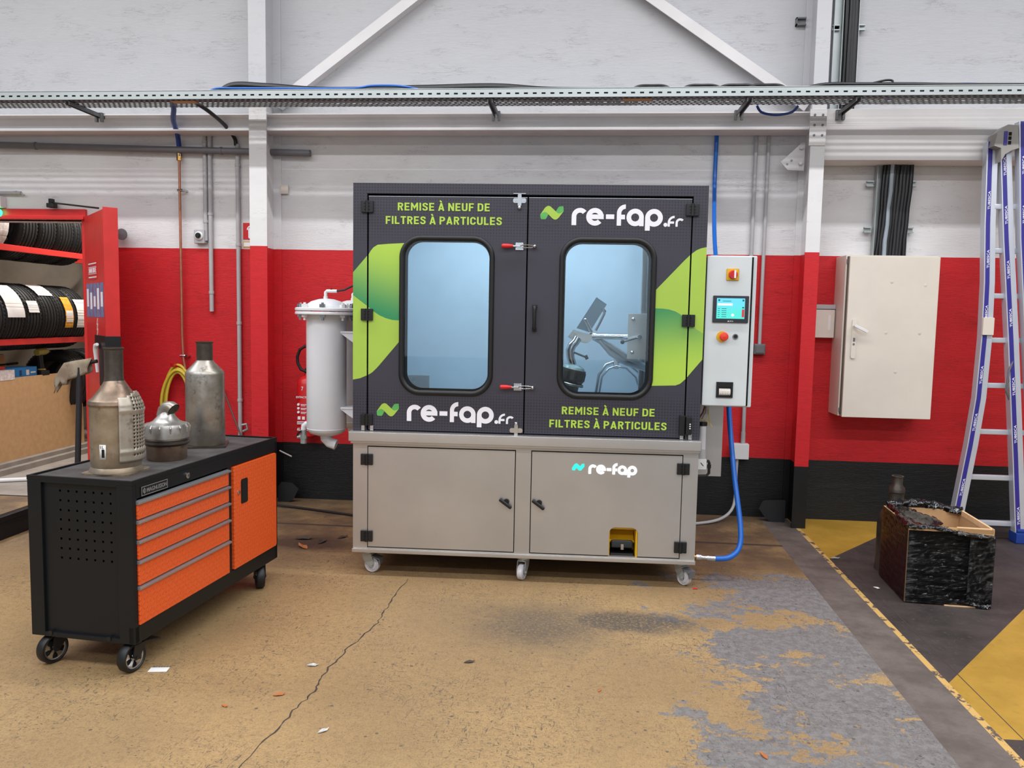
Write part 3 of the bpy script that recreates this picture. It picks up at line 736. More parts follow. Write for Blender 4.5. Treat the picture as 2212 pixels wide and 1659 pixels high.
b = B(); b.lathe([(0, 0.0), (0.012, 0), (0.012, -0.05), (0.045, -0.055), (0.045, -0.065), (0, -0.07)], 'Y', (-3.735, 0, 2.1), 20)
tag(b.build('door_magnet', M_grey_dk), 'round grey door holder on the wall beside red door', 'door stop')

# ------------------------------------------------------------------ red fire door standing open
DOOR = ((-4.07, -0.03, 0), math.atan2(-0.52, 0.49))
t = thing('fire_door', 'red steel fire door standing open with no exit sign', 'door', (0, 0, 0.01), DOOR)
b = B(); b.box(0, 0.715, -0.0, 0.085, 0.01, 2.235, 0.003); b.box(0.715, 0.725, -0.0, 0.10, 0.01, 2.25, 0.002); b.build('leaf', M_redpaint, t)
b = B(); b.box(0.15, 0.47, -0.004, -0.0005, 1.73, 1.87); b.build('sign_plate', M_redplas, t)
b = B()
for z0, z1 in ((1.743, 1.752), (1.848, 1.857), (1.772, 1.776), (1.824, 1.828)): b.box(0.16, 0.46, -0.0052, -0.004, z0, z1)
text_into(b, 'SANS ISSUE', 0.17, 0.45, 1.782, 0.038, -0.0052, -0.004, 0.01)
b.build('lettering', M_letterwhite, t)
M_sticker = plain('blue_grey_sticker', C(104, 118, 160), 0.5, vary=0.35, vscale=26, stretch=(3, 1, 1))
for k in range(5):
    b = B(); x = 0.05 + k * 0.132; b.box(x, x + 0.10, -0.003, -0.0004, 1.44, 1.70); b.build('sticker', M_sticker, t)
    b = B(); b.box(x + 0.014, x + 0.086, -0.004, -0.003, 1.52 - 0.02 * (k % 2), 1.66 - 0.03 * (k % 3)); b.prism(circ(x + 0.045, 1.55, 0.022, 14), y0=-0.0046, y1=-0.004); b.build('pictogram', M_letterwhite, t)
b = B(); b.box(0.34, 0.7255, -0.006, 0.102, 1.20, 1.302, 0.003); b.build('lock_case', M_black_pl, t)
b = B(); b.box(0.56, 0.85, -0.02, 0.02, 0.92, 1.2, 0.008); b.build('bumper', M_black_rub, t)
b = B(); b.ring_tube([(0.50, -0.02, 1.02), (0.50, -0.03, 1.19), (0.52, -0.03, 1.225), (0.56, -0.03, 1.235)], [0.012, 0.018, 0.02, 0.012], 10); b.build('latch_handle', M_white_pl, t)
for z in (1.38, 1.34, 1.30):
    b = B(); b.ring_tube([(0.42, -0.001, z), (0.44, -0.0015, z + 0.03), (0.45, -0.001, z + 0.05)], 0.003, 6); b.build('scratch', M_paper, t)
t = thing('door_closer', 'black door closer bracket and arm on red head rail', 'door closer', (-4.32, -0.06, 2.30))
b = B(); b.box(-4.35, -4.29, -0.085, -0.03, 2.305, 2.34, 0.004); b.box(-4.335, -4.305, -0.08, -0.04, 2.34, 2.375, 0.004); b.build('bracket', M_black_pl, t)
b = B(); b.ring_tube([(-4.32, -0.06, 2.345), (-3.72, -0.38, 2.262)], 0.007, 8); b.build('arm', M_black_pl, t)

# ------------------------------------------------------------------ tyre room: rack, tyres, bench, clutter
t = thing('tyre_rack', 'steel tyre rack with red beams seen through the doorway', 'rack', (-5.5, 1.2, 0))
for z in (2.04, 1.185, 0.47):
    for x in (-5.25, -5.75):
        b = B(); b.box(x - 0.02, x + 0.02, 1.76 if z < 0.5 else 0.24, 2.5, z - 0.028, z + 0.028, 0.003); b.build('shelf_beam', M_redpaint, t)
M_post = plain('dark_rack_steel', C(58, 58, 60), 0.5, 0.3)
for y in (0.27, 2.53):
    for x in (-5.25, -5.75):
        b = B(); b.box(x - 0.03, x + 0.03, y - 0.03, y + 0.03, 0.088, 2.9, 0.003); b.build('post', M_post, t)
for z in (1.75, 0.9):
    b = B(); b.box(-5.72, -5.28, 2.515, 2.545, z - 0.02, z + 0.02); b.build('brace', M_post, t)
def tyre_mesh(R=0.322, W=0.115):
    b = B(); prof = [(0.205, -0.085), (0.215, -0.098), (0.25, -0.112), (0.285, -0.114), (0.305, -0.106), (0.315, -0.094)]
    g = 0.006
    for y in (-0.062, -0.022, 0.022, 0.062):
        prof += [(R - abs(y) * 0.06, y - 0.007), (R - 0.012, y - 0.005), (R - 0.012, y + 0.005), (R - abs(y) * 0.06, y + 0.007)]
    prof += [(0.315, 0.094), (0.305, 0.106), (0.285, 0.114), (0.25, 0.112), (0.215, 0.098), (0.205, 0.085), (0.205, -0.085)]
    b.lathe(prof, 'Y', (0, 0, 0), 56)
    # shoulder blocks
    for s in (-1, 1):
        for k in range(56):
            a = 2 * PI * k / 56
            b.box(R - 0.014, R - 0.003, s * 0.086 - 0.010, s * 0.086 + 0.010, -0.011, 0.011, rot=Matrix.Rotation(-a, 3, 'Y'), piv=(0, 0, 0))
    return b
proto = tyre_mesh().build('tyre', M_tyre, None, 40)
spots = []
mid_lab = ['black tyre at left frame edge on middle rack beam', 'black tyre with big white paper sheet on its tread', 'black tyre with small white tag on its tread', 'black tyre wearing a white and red label, middle rack beam',
           'black tyre with orange paper label on its tread', 'black tyre nearest the red door with hanging white sheet']
for k, y in enumerate((0.40, 0.635, 0.875, 1.12, 1.36, 1.595)): spots.append((-5.5, y, 1.412, mid_lab[k], 'tyres on the middle rack beam'))
top_lab = ['black tyre wearing a printed wrapper on top rack beam', 'first bare black tyre beside the wrapped one on top beam', 'second bare black tyre from the wrapped one on top beam', 'third bare black tyre from the wrapped one on top beam', 'black tyre nearest the red door on top rack beam']
for k, y in enumerate((0.46, 0.86, 1.12, 1.38, 1.64)): spots.append((-5.5, y, 2.265, top_lab[k], 'tyres on the top rack beam'))
spots.append((-5.5, 1.62, 0.752, 'black tyre low behind the cordless drill', 'tyres on the low rack beam')); spots.append((-5.5, 1.95, 0.752, 'rearmost black tyre on low rack beam by red door', 'tyres on the low rack beam'))
tyres = []
for i, (x, y, z, lab, grp) in enumerate(spots):
    o = proto if i == 0 else proto.copy()
    if i: COL.objects.link(o)
    o.location = (x, y, z); tag(o, lab, 'tyre', grp); BASE[o] = Vector((0, 0, 0)); tyres.append(o)
def tread_label(o, y0, y1, a0, a1, mat, name='paper_label', label=None, extra=None):
    b = B(); n = 22; R = 0.327
    for k in range(n):
        p, q = [math.radians(a0 + (a1 - a0) * j / n) for j in (k, k + 1)]
        b.poly([(R * math.cos(p), y0, R * math.sin(p)), (R * math.cos(q), y0, R * math.sin(q)), (R * math.cos(q), y1, R * math.sin(q)), (R * math.cos(p), y1, R * math.sin(p))])
    s = b.build(name, mat, o, 0)
    md = s.modifiers.new('thickness', 'SOLIDIFY'); md.thickness = 0.002
    if label: s['label'] = label
    return s
M_redprint = plain('white_red_print', C(224, 214, 212), 0.6, vary=0.2, vscale=30)
M_oranlab = plain('orange_label', C(222, 160, 50), 0.6, vary=0.15, vscale=30)
tread_label(tyres[1], -0.12, 0.10, 0, 62, M_paper, label='big white paper sheet'); tread_label(tyres[2], -0.08, 0.06, 8, 28, M_paper, label='small white tag')
tread_label(tyres[3], -0.10, 0.11, 40, 78, M_redprint, label='white and red printed label'); tread_label(tyres[4], -0.05, 0.07, -18, 38, M_oranlab, label='orange printed label'); tread_label(tyres[4], -0.04, 0.06, -8, 12, M_paper, label='white printed panel')
tread_label(tyres[5], -0.10, 0.11, -18, 34, M_paper, label='white hanging sheet'); tread_label(tyres[6], -0.06, 0.11, -40, 40, M_redprint, label='printed white wrapper')
b = B(); b.box(-5.80, -5.325, 0.30, 1.42, 0.0885, 0.83); struct('low_block_wall', b, M_blockwall, 'low pale block bench behind the cardboard sheet', 'bench')
b = B(); b.box(-5.306, -5.296, 0.50, 1.72, 0.0885, 0.85, rot=Matrix.Rotation(math.radians(-1.0), 3, 'Y')); tag(b.build('cardboard_sheet', M_card), 'large plain brown cardboard sheet leaning against the bench', 'cardboard')
def cbox(name, x0, x1, y0, y1, z0, z1, mat, label, lid=None, parts=()):
    t = thing(name, label, 'box', ((x0 + x1) / 2, (y0 + y1) / 2, z0))
    b = B(); b.box(x0, x1, y0, y1, z0, z1, 0.002); b.build('carton', mat, t)
    for nm, a, m in parts:
        b = B(); b.box(*a); b.build(nm, m, t)
    return t
cbox('parts_box', -5.50, -5.30, 0.36, 0.74, 0.832, 0.925, M_redprint, 'white and blue printed box at left end of the bench', parts=[('printed_panel', (-5.299, -5.298, 0.46, 0.55, 0.832, 0.925), M_bluebox)])
cbox('parts_box', -5.52, -5.33, 0.75, 1.08, 0.832, 0.935, M_bluebox, 'long blue printed box beside the cordless drill', parts=[('lettering', (-5.329, -5.328, 0.93, 0.97, 0.86, 0.91), M_letterwhite), ('lettering', (-5.329, -5.328, 0.99, 1.06, 0.875, 0.89), M_letterwhite), ('printed_panel', (-5.329, -5.328, 0.84, 0.87, 0.86, 0.91), plain('navy_print', C(24, 60, 120), 0.5))])
t = cbox('small_carton', -5.66, -5.58, 0.88, 0.98, 0.832, 1.05, M_card, 'small open brown carton standing behind the blue box')
b = B(); b.box(-5.585, -5.58, 0.88, 0.91, 1.05, 1.12); b.build('flap', M_card, t); b = B(); b.box(-5.655, -5.585, 0.885, 0.975, 1.0505, 1.052); b.build('opening_shade', M_gap, t)  # dark sheet on the closed top stands in for the shaded inside
t = thing('screwdriver', 'red and yellow screwdriver lying on the printed box', 'tool', (-5.4, 0.6, 0.926))
b = B(); b.ring_tube([(-5.38, 0.60, 0.94), (-5.38, 0.64, 0.942), (-5.38, 0.71, 0.94)], [0.010, 0.017, 0.012], 10); b.build('handle', M_redplas, t)
b = B(); b.ring_tube([(-5.38, 0.49, 0.938), (-5.38, 0.60, 0.94)], 0.006, 8); b.build('blade', M_yelpl, t)
t = thing('hand_drill', 'yellow and black cordless drill standing on the bench', 'drill', (-5.345, 1.17, 0.832))
M_oliv = plain('olive_yellow_plastic', C(150, 140, 66), 0.5)
DS = Matrix.Translation((-5.345, 1.17, 0.832)) @ Matrix.Scale(0.86, 4) @ Matrix.Translation((5.41, -1.20, -0.832))
b = B(); b.box(-5.47, -5.36, 1.13, 1.27, 0.832, 0.90, 0.012); b.xform(DS).build('battery', M_black_pl, t)
b = B(); b.ring_tube([(-5.41, 1.20, 0.895), (-5.41, 1.19, 0.98), (-5.41, 1.175, 1.08)], [0.034, 0.026, 0.03], 12); b.xform(DS).build('grip', M_black_pl, t)
b = B(); b.ring_tube([(-5.41, 1.12, 1.105), (-5.41, 1.15, 1.11), (-5.41, 1.26, 1.115), (-5.41, 1.30, 1.112)], [0.036, 0.042, 0.04, 0.026], 14); b.xform(DS).build('motor_housing', M_oliv, t)
b = B(); b.ring_tube([(-5.41, 1.30, 1.112), (-5.41, 1.345, 1.108)], [0.022, 0.014], 12); b.xform(DS).build('chuck', M_black_pl, t)
b = B(); b.ring_tube([(-5.41, 1.20, 0.905), (-5.41, 1.20, 0.92)], [0.045, 0.036], 12); b.xform(DS).build('collar', M_oliv, t)
t = thing('hand_tool', 'yellow and black handled tool lying behind the blue box', 'tool', (-5.6, 1.02, 0.94))
b = B(); b.ring_tube([(-5.56, 0.70, 0.955), (-5.56, 0.86, 0.955)], 0.012, 8); b.build('handle', M_yelpl, t); b = B(); b.ring_tube([(-5.56, 0.98, 0.955), (-5.56, 1.12, 0.958)], 0.012, 8); b.ring_tube([(-5.56, 0.86, 0.955), (-5.56, 0.98, 0.955)], 0.008, 8); b.build('shaft', M_black_pl, t)
t = thing('floor_pipe', 'white plastic pipe lying on the floor by the kerb', 'pipe', (-4.6, 0.1, 0.02))
b = B(); b.ring_tube([(-5.2, 0.03, 0.02), (-4.55, 0.33, 0.02), (-4.2, 0.50, 0.02)], 0.017, 10); b.build('tube', M_white_pl, t)
# jack handle with rag
t = thing('jack_handle', 'dark steel T-bar standing upright behind the orange trolley', 'tool', (-3.53, -1.0, 0))
b = B(); b.ring_tube([(-3.545, -1.0, 0), (-3.52, -1.0, 0.44), (-3.486, -1.0, 1.10)], 0.019, 12); b.build('shaft', plain('worn_black_steel', C(46, 46, 50), 0.4, 0.3), t)
b = B(); b.ring_tube([(-3.60, -1.0, 1.10), (-3.36, -1.0, 1.145)], 0.013, 10); b.build('crossbar', M_black_pl, t)
M_rag = rusty('stained_rag', C(150, 138, 118), C(126, 108, 92), C(104, 62, 52), 0.9, 0.0)
b = B(); n, mrow = 16, 12; grid = []
for i in range(n + 1):
    u = i / n; row = []
    for j in range(mrow + 1):
        v = j / mrow * 2 - 1
        x = -3.655 + 0.255 * u; top = 1.112 + 0.19 * (x + 3.60) + 0.017
        if u < 0.18: top -= (0.18 - u) * 0.45
        drop = 0.128 * abs(v) * (0.75 + 0.25 * math.sin(2.2 * u + 0.9)) + (0.03 * abs(v) if 0.2 < u < 0.4 else 0)
        row.append(b.bm.verts.new((x - 0.015 * abs(v) + 0.006 * math.sin(6 * v + 9 * u), -1.0 + (0.020 if v > 0 else -0.020) * min(1, 5 * abs(v)) + 0.007 * math.sin(15 * u) * v, top - drop)))
    grid.append(row)
for i in range(n):
    for j in range(mrow): b.bm.faces.new((grid[i][j], grid[i + 1][j], grid[i + 1][j + 1], grid[i][j + 1]))
o = b.build('rag', M_rag, None, 80); o.modifiers.new('thickness', 'SOLIDIFY').thickness = 0.004
tag(o, 'stained beige rag hung over the T-bar', 'rag')
# lift ramp at the left edge
t = thing('lift_platform', 'low black car lift platform with worn yellow top', 'lift', (-4.4, -1.8, 0))
b = B(); b.box(-5.4, -3.75, -3.6, -0.86, 0.0, 0.15, 0.004); b.box(-3.752, -3.745, -3.6, -0.86, 0.10, 0.108); b.build('deck', M_trolley, t)
b = B(); b.box(-5.4, -3.80, -3.5, -0.90, 0.1505, 0.153); b.build('tread_plate', M_floor, t)
b = B(); b.prism([(-0.86, 0.15), (-0.55, 0.02), (-0.55, 0.0), (-0.86, 0.0)], y0=3.75, y1=5.4, M=Matrix.Rotation(PI / 2, 4, 'Z')); b.build('ramp_flap', M_grey_dk, t)
#EOF1
# ------------------------------------------------------------------ the filter cleaning machine
MACH = ((-1.3339, -1.7748, 0.0), 0.0255)
mt = thing('cleaning_machine', 'large charcoal and stainless filter cleaning machine on casters', 'machine', (0.97, 0.45, 0), MACH)
MD = 0.90                                   # depth of the cabin
# --- logo drawing (x from the r's stem, z from the base line, real size)
def logo_letters(b, x0, z0, s=1.0, fr=True, y0=-0.0012, y1=0.0):
    X = lambda v: x0 + v * s
    Z = lambda v: z0 + v * s
    cnt = [0]
    def pr(o, holes=()):
        cnt[0] += 1
        b.prism([(X(p), Z(q)) for p, q in o], [[(X(p), Z(q)) for p, q in h] for h in holes], y0 - 0.00012 * (cnt[0] % 3), y1)
    def letter_r(ox, h, w, st, a1):
        R = w
        pr([(ox, 0), (ox + st, 0)] + circ(ox + R, h - R, R - st, 14, a1, 180)[::-1] + circ(ox + R, h - R, R, 16, a1, 180))
    letter_r(0.0, 0.093, 0.045, 0.0255, 40)
    # e: ring, cross bar, gap at lower right
    cx, cz, R, r = 0.1265, 0.046, 0.0475, 0.0215
    pr(circ(cx, cz, R, 34, 0, 318) + circ(cx, cz, r, 30, 0, 318)[::-1])
    pr(rect(cx - r - 0.002, cx + R, cz - 0.012, cz + 0.013))
    pr(rect(0.186, 0.231, 0.035, 0.060))
    # f
    st = 0.0235; ox = 0.245
    pr([(ox, 0), (ox + st, 0)] + circ(ox + 0.047, 0.067, 0.047 - st, 10, 90, 180)[::-1] + circ(ox + 0.047, 0.067, 0.047, 12, 90, 180))
    pr(rect(ox + st, ox + 0.044, 0.034, 0.059))
    # a, p
    pr(circ(0.344, 0.045, 0.0468, 36), [circ(0.344, 0.045, 0.0215, 28)]); pr(rect(0.366, 0.3905, -0.0015, 0.045))
    pr(circ(0.4455, 0.044, 0.0475, 36), [circ(0.4455, 0.044, 0.0215, 28)]); pr(rect(0.398, 0.4245, -0.025, 0.044))
    if fr:
        pr(circ(0.508, 0.0075, 0.0108, 18))
        k = 0.0118; ox = 0.520; R = 0.036
        pr([(ox, -0.002), (ox + k, -0.002)] + circ(ox + R, 0.020, R - k, 10, 90, 180)[::-1] + circ(ox + R, 0.020, R, 12, 90, 180))
        pr(rect(ox + k, ox + 0.034, 0.014, 0.026))
        ox = 0.562; h = 0.043; R = 0.0245
        pr([(ox, -0.002), (ox + k, -0.002)] + circ(ox + R, h - R, R - k, 8, 42, 180)[::-1] + circ(ox + R, h - R, R, 10, 42, 180))
    return b
RIB = lambda pts, x0, z0, s: [(x0 + (p - 100) / 308 * 0.128 * s, z0 + (325 - q) / 175 * 0.074 * s) for p, q in pts]
BAND = [(101, 262), (140, 205), (165, 170), (185, 156), (205, 150), (222, 152), (238, 160), (325, 238), (350, 246), (378, 238), (408, 214), (380, 252), (345, 297), (325, 316), (305, 324), (285, 322), (265, 312), (190, 240), (165, 229), (140, 234)]
FOLD1 = [(101, 262), (140, 234), (165, 229), (190, 240), (207, 258), (178, 316), (160, 322), (112, 320), (104, 300)]
FOLD2 = [(302, 222), (338, 165), (352, 156), (396, 152), (404, 160), (408, 214), (378, 238), (350, 246), (325, 238)]
def logo_mark(b, x0, z0, s=1.0, y0=-0.0012, y1=0.0):
    b.prism(RIB(BAND, x0, z0, s), y0=y0, y1=y1)
    b.prism(RIB(FOLD1, x0, z0, s), y0=y0 + 0.0003, y1=y1, mi=1); b.prism(RIB(FOLD2, x0, z0, s), y0=y0 + 0.0003, y1=y1, mi=1)
    return b
M_fold = plain('logo_fold_green', C(86, 168, 84), 0.42, vary=0.1, vscale=20)

# --- cabin frame
b = B()
b.prism(rect(0, 1.945, 0.842, 2.226), [rect(0.079, 1.866, 0.8425 + 0.004, 2.169)], 0.0, 0.045)
b.box(0, 0.02, 0.045, MD, 0.842, 2.226); b.box(1.925, 1.945, 0.045, MD, 0.842, 2.226); b.box(0.02, 1.925, 0.045, MD, 2.206, 2.226); b.box(0.02, 1.925, MD - 0.02, MD, 0.842, 2.206)
b.build('cabin_frame', M_cab, mt)
b = B()   # bright lining of the wash chamber
b.box(0.021, 0.03, 0.09, MD - 0.021, 0.86, 2.2); b.box(1.915, 1.924, 0.09, MD - 0.021, 0.86, 2.2); b.box(0.03, 1.915, MD - 0.032, MD - 0.021, 0.86, 2.2); b.box(0.03, 1.915, 0.09, MD - 0.032, 0.86, 0.87); b.box(0.03, 1.915, 0.09, MD - 0.032, 2.19, 2.2)
b.build('chamber_lining', M_chamber, mt)
b = B(); b.prism(rect(0.06, 1.885, 0.846, 2.18), [rrect(0.30, 0.76, 1.09, 1.91, 0.09), rrect(1.185, 1.642, 1.09, 1.91, 0.09)], 0.047, 0.052); b.build('gap_shade', M_gap, mt)  # dark sheet behind the cabin doors, painted shade for their gaps
def decal(pts, name, mat, parent, lab=None): return B().prism(pts, y0=-0.0006, y1=0.0).build(name, mat, parent, 0, lab)
cf = [c for c in mt.children if c.name.startswith('cabin_frame')][0]
decal([(0, 1.734), (0.079, 1.826), (0.079, 1.549), (0, 1.607)], 'green_print', M_grL, cf); decal([(0, 1.607), (0.079, 1.549), (0.079, 1.157), (0.04, 1.14), (0, 1.132)], 'lime_print', M_lime, cf)
decal([(1.866, 1.862), (1.891, 1.881), (1.915, 1.892), (1.945, 1.899), (1.945, 1.43), (1.889, 1.465), (1.866, 1.487)], 'lime_print', M_lime, cf); decal([(1.866, 1.487), (1.889, 1.465), (1.945, 1.43), (1.945, 1.289), (1.866, 1.19)], 'green_print', M_grR, cf)

def upper_door(x0, x1, win, label):
    b = B(); gl = rrect(win[0] + 0.012, win[1] - 0.012, win[2] + 0.012, win[3] - 0.012, 0.108)
    b.prism(rect(x0, x1, 0.852, 2.154), [gl], 0.0, 0.04)
    d = b.build('cabin_door', M_cab, mt, 35, label)
    b = B(); path = rrect(win[0] + 0.013, win[1] - 0.013, win[2] + 0.013, win[3] - 0.013, 0.107, 12)
    b.ring_tube([(p, 0.0, q) for p, q in path], 0.0150, 12, closed=True); b.build('window_gasket', M_black_rub, d, 60)
    b = B(); b.prism(rrect(win[0] + 0.0125, win[1] - 0.0125, win[2] + 0.0125, win[3] - 0.0125, 0.107, 12), y0=0.006, y1=0.010); b.build('window_pane', M_glass, d, 30)
    b = B(); b.box(x0, x1, -0.0012, 0.002, 2.1525, 2.1552); b.build('edge_trim', M_ss_bright, d)
    return d
dL = upper_door(0.088, 0.968, (0.263, 0.792, 1.055, 1.942), 'left cabin door with closed grey-lit window')
dR = upper_door(0.976, 1.858, (1.152, 1.679, 1.057, 1.944), 'right cabin door with clamp arm behind window')
arcL = [(0.383 + 0.112 * math.cos(math.radians(a)), 1.822 + 0.112 * math.sin(math.radians(a))) for a in range(180, 125, -9)]
decal([(0.088, 1.835), (0.100, 1.855), (0.115, 1.873), (0.139, 1.888), (0.20, 1.8935), (0.2915, 1.899)] + arcL[::-1] + [(0.271, 1.47), (0.261, 1.47), (0.225, 1.472), (0.188, 1.481), (0.15, 1.497), (0.114, 1.52), (0.088, 1.542)], 'green_print', M_grL, dL)
decal([(0.088, 1.542), (0.114, 1.52), (0.15, 1.497), (0.188, 1.481), (0.225, 1.472), (0.271, 1.47), (0.271, 1.36), (0.262, 1.35), (0.155, 1.222), (0.134, 1.198), (0.11, 1.175), (0.088, 1.161)], 'lime_print', M_lime, dL)
decal([(1.671, 1.655), (1.682, 1.666), (1.83, 1.827), (1.858, 1.855), (1.858, 1.494), (1.817, 1.534), (1.79, 1.549), (1.755, 1.559), (1.72, 1.563), (1.671, 1.564)], 'lime_print', M_lime, dR)
decal([(1.671, 1.564), (1.72, 1.563), (1.755, 1.559), (1.79, 1.549), (1.817, 1.534), (1.858, 1.494), (1.858, 1.18), (1.848, 1.17), (1.83, 1.153), (1.805, 1.143), (1.655, 1.137), (1.667, 1.165), (1.671, 1.19)], 'green_print', M_grR, dR)
def slogan(door, l1, l2, z1, z2):
    b = B(); stroke_text(b, 'REMISE À NEUF DE', l1[0], l1[1], z1, 0.043); stroke_text(b, 'FILTRES À PARTICULES', l2[0], l2[1], z2, 0.043)
    b.build('lettering', M_lettergreen, door, 0)
slogan(dL, (0.25, 0.762), (0.183, 0.83), 2.077, 2.003); slogan(dR, (1.183, 1.697), (1.115, 1.765), 0.967, 0.892)
logo_letters(B(), 1.211, 2.008).build('lettering', M_letterwhite, dR, 0, 'white company lettering'); logo_mark(B(), 1.039, 2.036).build('logo_mark', [M_lime, M_fold], dR, 0)
logo_letters(B(), 0.310, 0.905).build('lettering', M_letterwhite, dL, 0, 'white company lettering'); logo_mark(B(), 0.137, 0.928).build('logo_mark', [M_lime, M_fold], dL, 0)
b = B(); b.prism([(1.06 + 0.04 * 1 + 0.042 * math.cos(t * PI / 12), 2.007 + 0.004 * math.sin(t * PI / 12)) for t in range(24)], y0=-0.0006, y1=0); b.build('logo_shadow', plain('dark_print', C(48, 46, 58), 0.5), dR, 0)

def hinge(parent, x0, x1, z0, z1, y=0.0):
    b = B(); xm = (x0 + x1) / 2
    b.box(x0, xm - 0.001, y - 0.014, y, z0, z1, 0.003); b.box(xm + 0.001, x1, y - 0.014, y, z0, z1, 0.003)
    b.cyl((xm, y - 0.012, z0), (xm, y - 0.012, z1), 0.009, seg=12)
    for s in (-1, 1):
        for k in range(3):
            zc = z0 + (z1 - z0) * (0.25 + 0.25 * k); b.cyl((xm + s * 0.012, y - 0.0155, zc), (xm + s * 0.012, y - 0.0135, zc), 0.0035, seg=8, mi=1)
    b.build('hinge', [M_black_pl, M_gap], parent)
for z in (2.063, 1.467): hinge(dL, 0.047, 0.115, z, z + 0.066); hinge(dR, 1.826, 1.896, z, z + 0.066)
hinge(dL, 0.047, 0.115, 0.875, 0.94)
b = B(); b.box(1.832, 1.862, -0.02, 0, 0.866, 0.98, 0.004); b.box(1.866, 1.898, -0.026, 0, 0.872, 0.972, 0.004)
for z in (0.93, 0.918, 0.906): b.box(1.885, 1.892, -0.0275, -0.026, z, z + 0.006, mi=1)
b.build('safety_switch', [M_black_pl, M_letterwhite], dR)
for d, xs in ((dL, (0.050, 0.100)), (dR, (1.838, 1.884))):
    for x in xs:
        b = B(); b.box(x, x + 0.020, -0.008, 0, 0.845, 0.874, 0.002); b.build('hinge_foot', M_ss_bright, d)
b = B(); b.ring_tube([(1.02, -0.004, 1.56), (1.02, -0.03, 1.556), (1.02, -0.034, 1.545), (1.02, -0.034, 1.452), (1.02, -0.03, 1.441), (1.02, -0.004, 1.437)], 0.010, 12)
for z in (1.56, 1.437): b.box(1.007, 1.033, -0.012, 0, z - 0.014, z + 0.014, 0.004)
b.build('handle', M_black_pl, dR)
def toggle(x, z):
    b = B()
    b.box(x - 0.018, x + 0.026, -0.004, 0, z - 0.020, z + 0.020, 0.001); b.box(x - 0.010, x + 0.020, -0.022, -0.004, z - 0.009, z - 0.005); b.box(x - 0.010, x + 0.020, -0.022, -0.004, z + 0.005, z + 0.009)
    b.box(x - 0.03, x + 0.012, -0.026, -0.016, z - 0.005, z + 0.005, 0.002)
    for s in (-1, 1): b.ring_tube([(x + 0.01, -0.018, z + 0.006 * s), (x + 0.04, -0.016, z + 0.008 * s), (x + 0.075, -0.014, z + 0.006 * s), (x + 0.088, -0.014, z)], 0.0025, 8)
    b.cyl((x + 0.088, -0.026, z), (x + 0.088, 0, z), 0.009, seg=10); b.ball((x + 0.088, -0.026, z), 0.010, 10)
    o = b.build('toggle_clamp', M_chrome, dL)
    b = B(); b.ring_tube([(x - 0.092, -0.024, z), (x - 0.085, -0.024, z), (x - 0.06, -0.023, z), (x - 0.03, -0.021, z)], [0.009, 0.0125, 0.012, 0.008], 12); b.build('grip', M_redplas, o)
toggle(0.925, 1.889); toggle(0.930, 1.113)
def bolt_latch(x, z, up):
    b = B(); s = 1 if up else -1
    b.prism(rrect(x - 0.036, x + 0.036, z - 0.013, z + 0.013, 0.010), y0=-0.003, y1=0.0); b.prism(rrect(x - 0.010, x + 0.010, z - 0.03, z + 0.034, 0.004), y0=-0.010, y1=-0.003)
    b.box(x - 0.034, x + 0.034, -0.012, 0, z + s * 0.036 - 0.002, z + s * 0.036 + 0.002)
    b.ball((x, -0.012, z - s * 0.040), 0.010, 12); b.ring_tube([(x, -0.009, z - s * 0.028), (x, -0.012, z - s * 0.04)], 0.006, 8)
    for k in (-1, 1): b.cyl((x + 0.024 * k, -0.006, z), (x + 0.024 * k, -0.003, z), 0.006, seg=10)
    b.build('bolt_latch', M_ss_bright, dL)
bolt_latch(0.925, 2.137, True); bolt_latch(0.930, 0.868, False)

# --- counter lip and base cabinet
b = B(); b.box(-0.014, 1.952, -0.045, 0.9, 0.787, 0.8415, 0.004); b.box(-0.006, 1.948, -0.03, 0.88, 0.772, 0.787, 0.003); b.build('counter_lip', M_ss, mt)
b = B()
b.prism(rect(0.002, 1.946, 0.137, 0.772), [rect(0.085, 0.932, 0.166, 0.757), rect(1.018, 1.863, 0.166, 0.757)], 0.0, 0.03)
b.box(0.002, 0.02, 0.03, 0.88, 0.137, 0.772); b.box(1.928, 1.946, 0.03, 0.88, 0.137, 0.772); b.box(0.02, 1.928, 0.86, 0.88, 0.137, 0.772); b.box(0.02, 1.928, 0.03, 0.86, 0.137, 0.15)
b.box(-0.002, 1.950, -0.012, 0.0, 0.137, 0.160, 0.003)
b.build('base_cabinet', M_ss, mt)
b = B(); b.box(0.06, 0.95, 0.031, 0.034, 0.15, 0.77); b.prism(rect(1.0, 1.88, 0.151, 0.77), [rect(1.45, 1.65, 0.152, 0.345)], 0.031, 0.034); b.build('gap_shade', M_gap, mt)  # dark backing that gives the lower door gaps their shade as colour
def lower_door(x0, x1, hole=None):
    b = B(); b.prism(rect(x0, x1, 0.172, 0.751) if not hole else [(x0, 0.172), (hole[0], 0.172)] + [(hole[0], hole[2] - 0.035)] + circ(hole[0] + 0.035, hole[2] - 0.035, 0.035, 6, 90, 180)[::-1] + circ(hole[1] - 0.035, hole[2] - 0.035, 0.035, 6, 0, 90)[::-1] + [(hole[1], 0.172), (x1, 0.172), (x1, 0.751), (x0, 0.751)], y0=-0.002, y1=0.018)
    return b.build('lower_door', M_ss, mt, 35)
lL = lower_door(0.090, 0.927); lR = lower_door(1.023, 1.858, (1.466, 1.627, 0.335))
lL['label'] = 'left stainless lower door'; lR['label'] = 'right stainless lower door with lit logo'
for z in (0.203, 0.647): hinge(lL, 0.049, 0.118, z, z + 0.064, -0.002); hinge(lR, 1.829, 1.898, z, z + 0.064, -0.002)
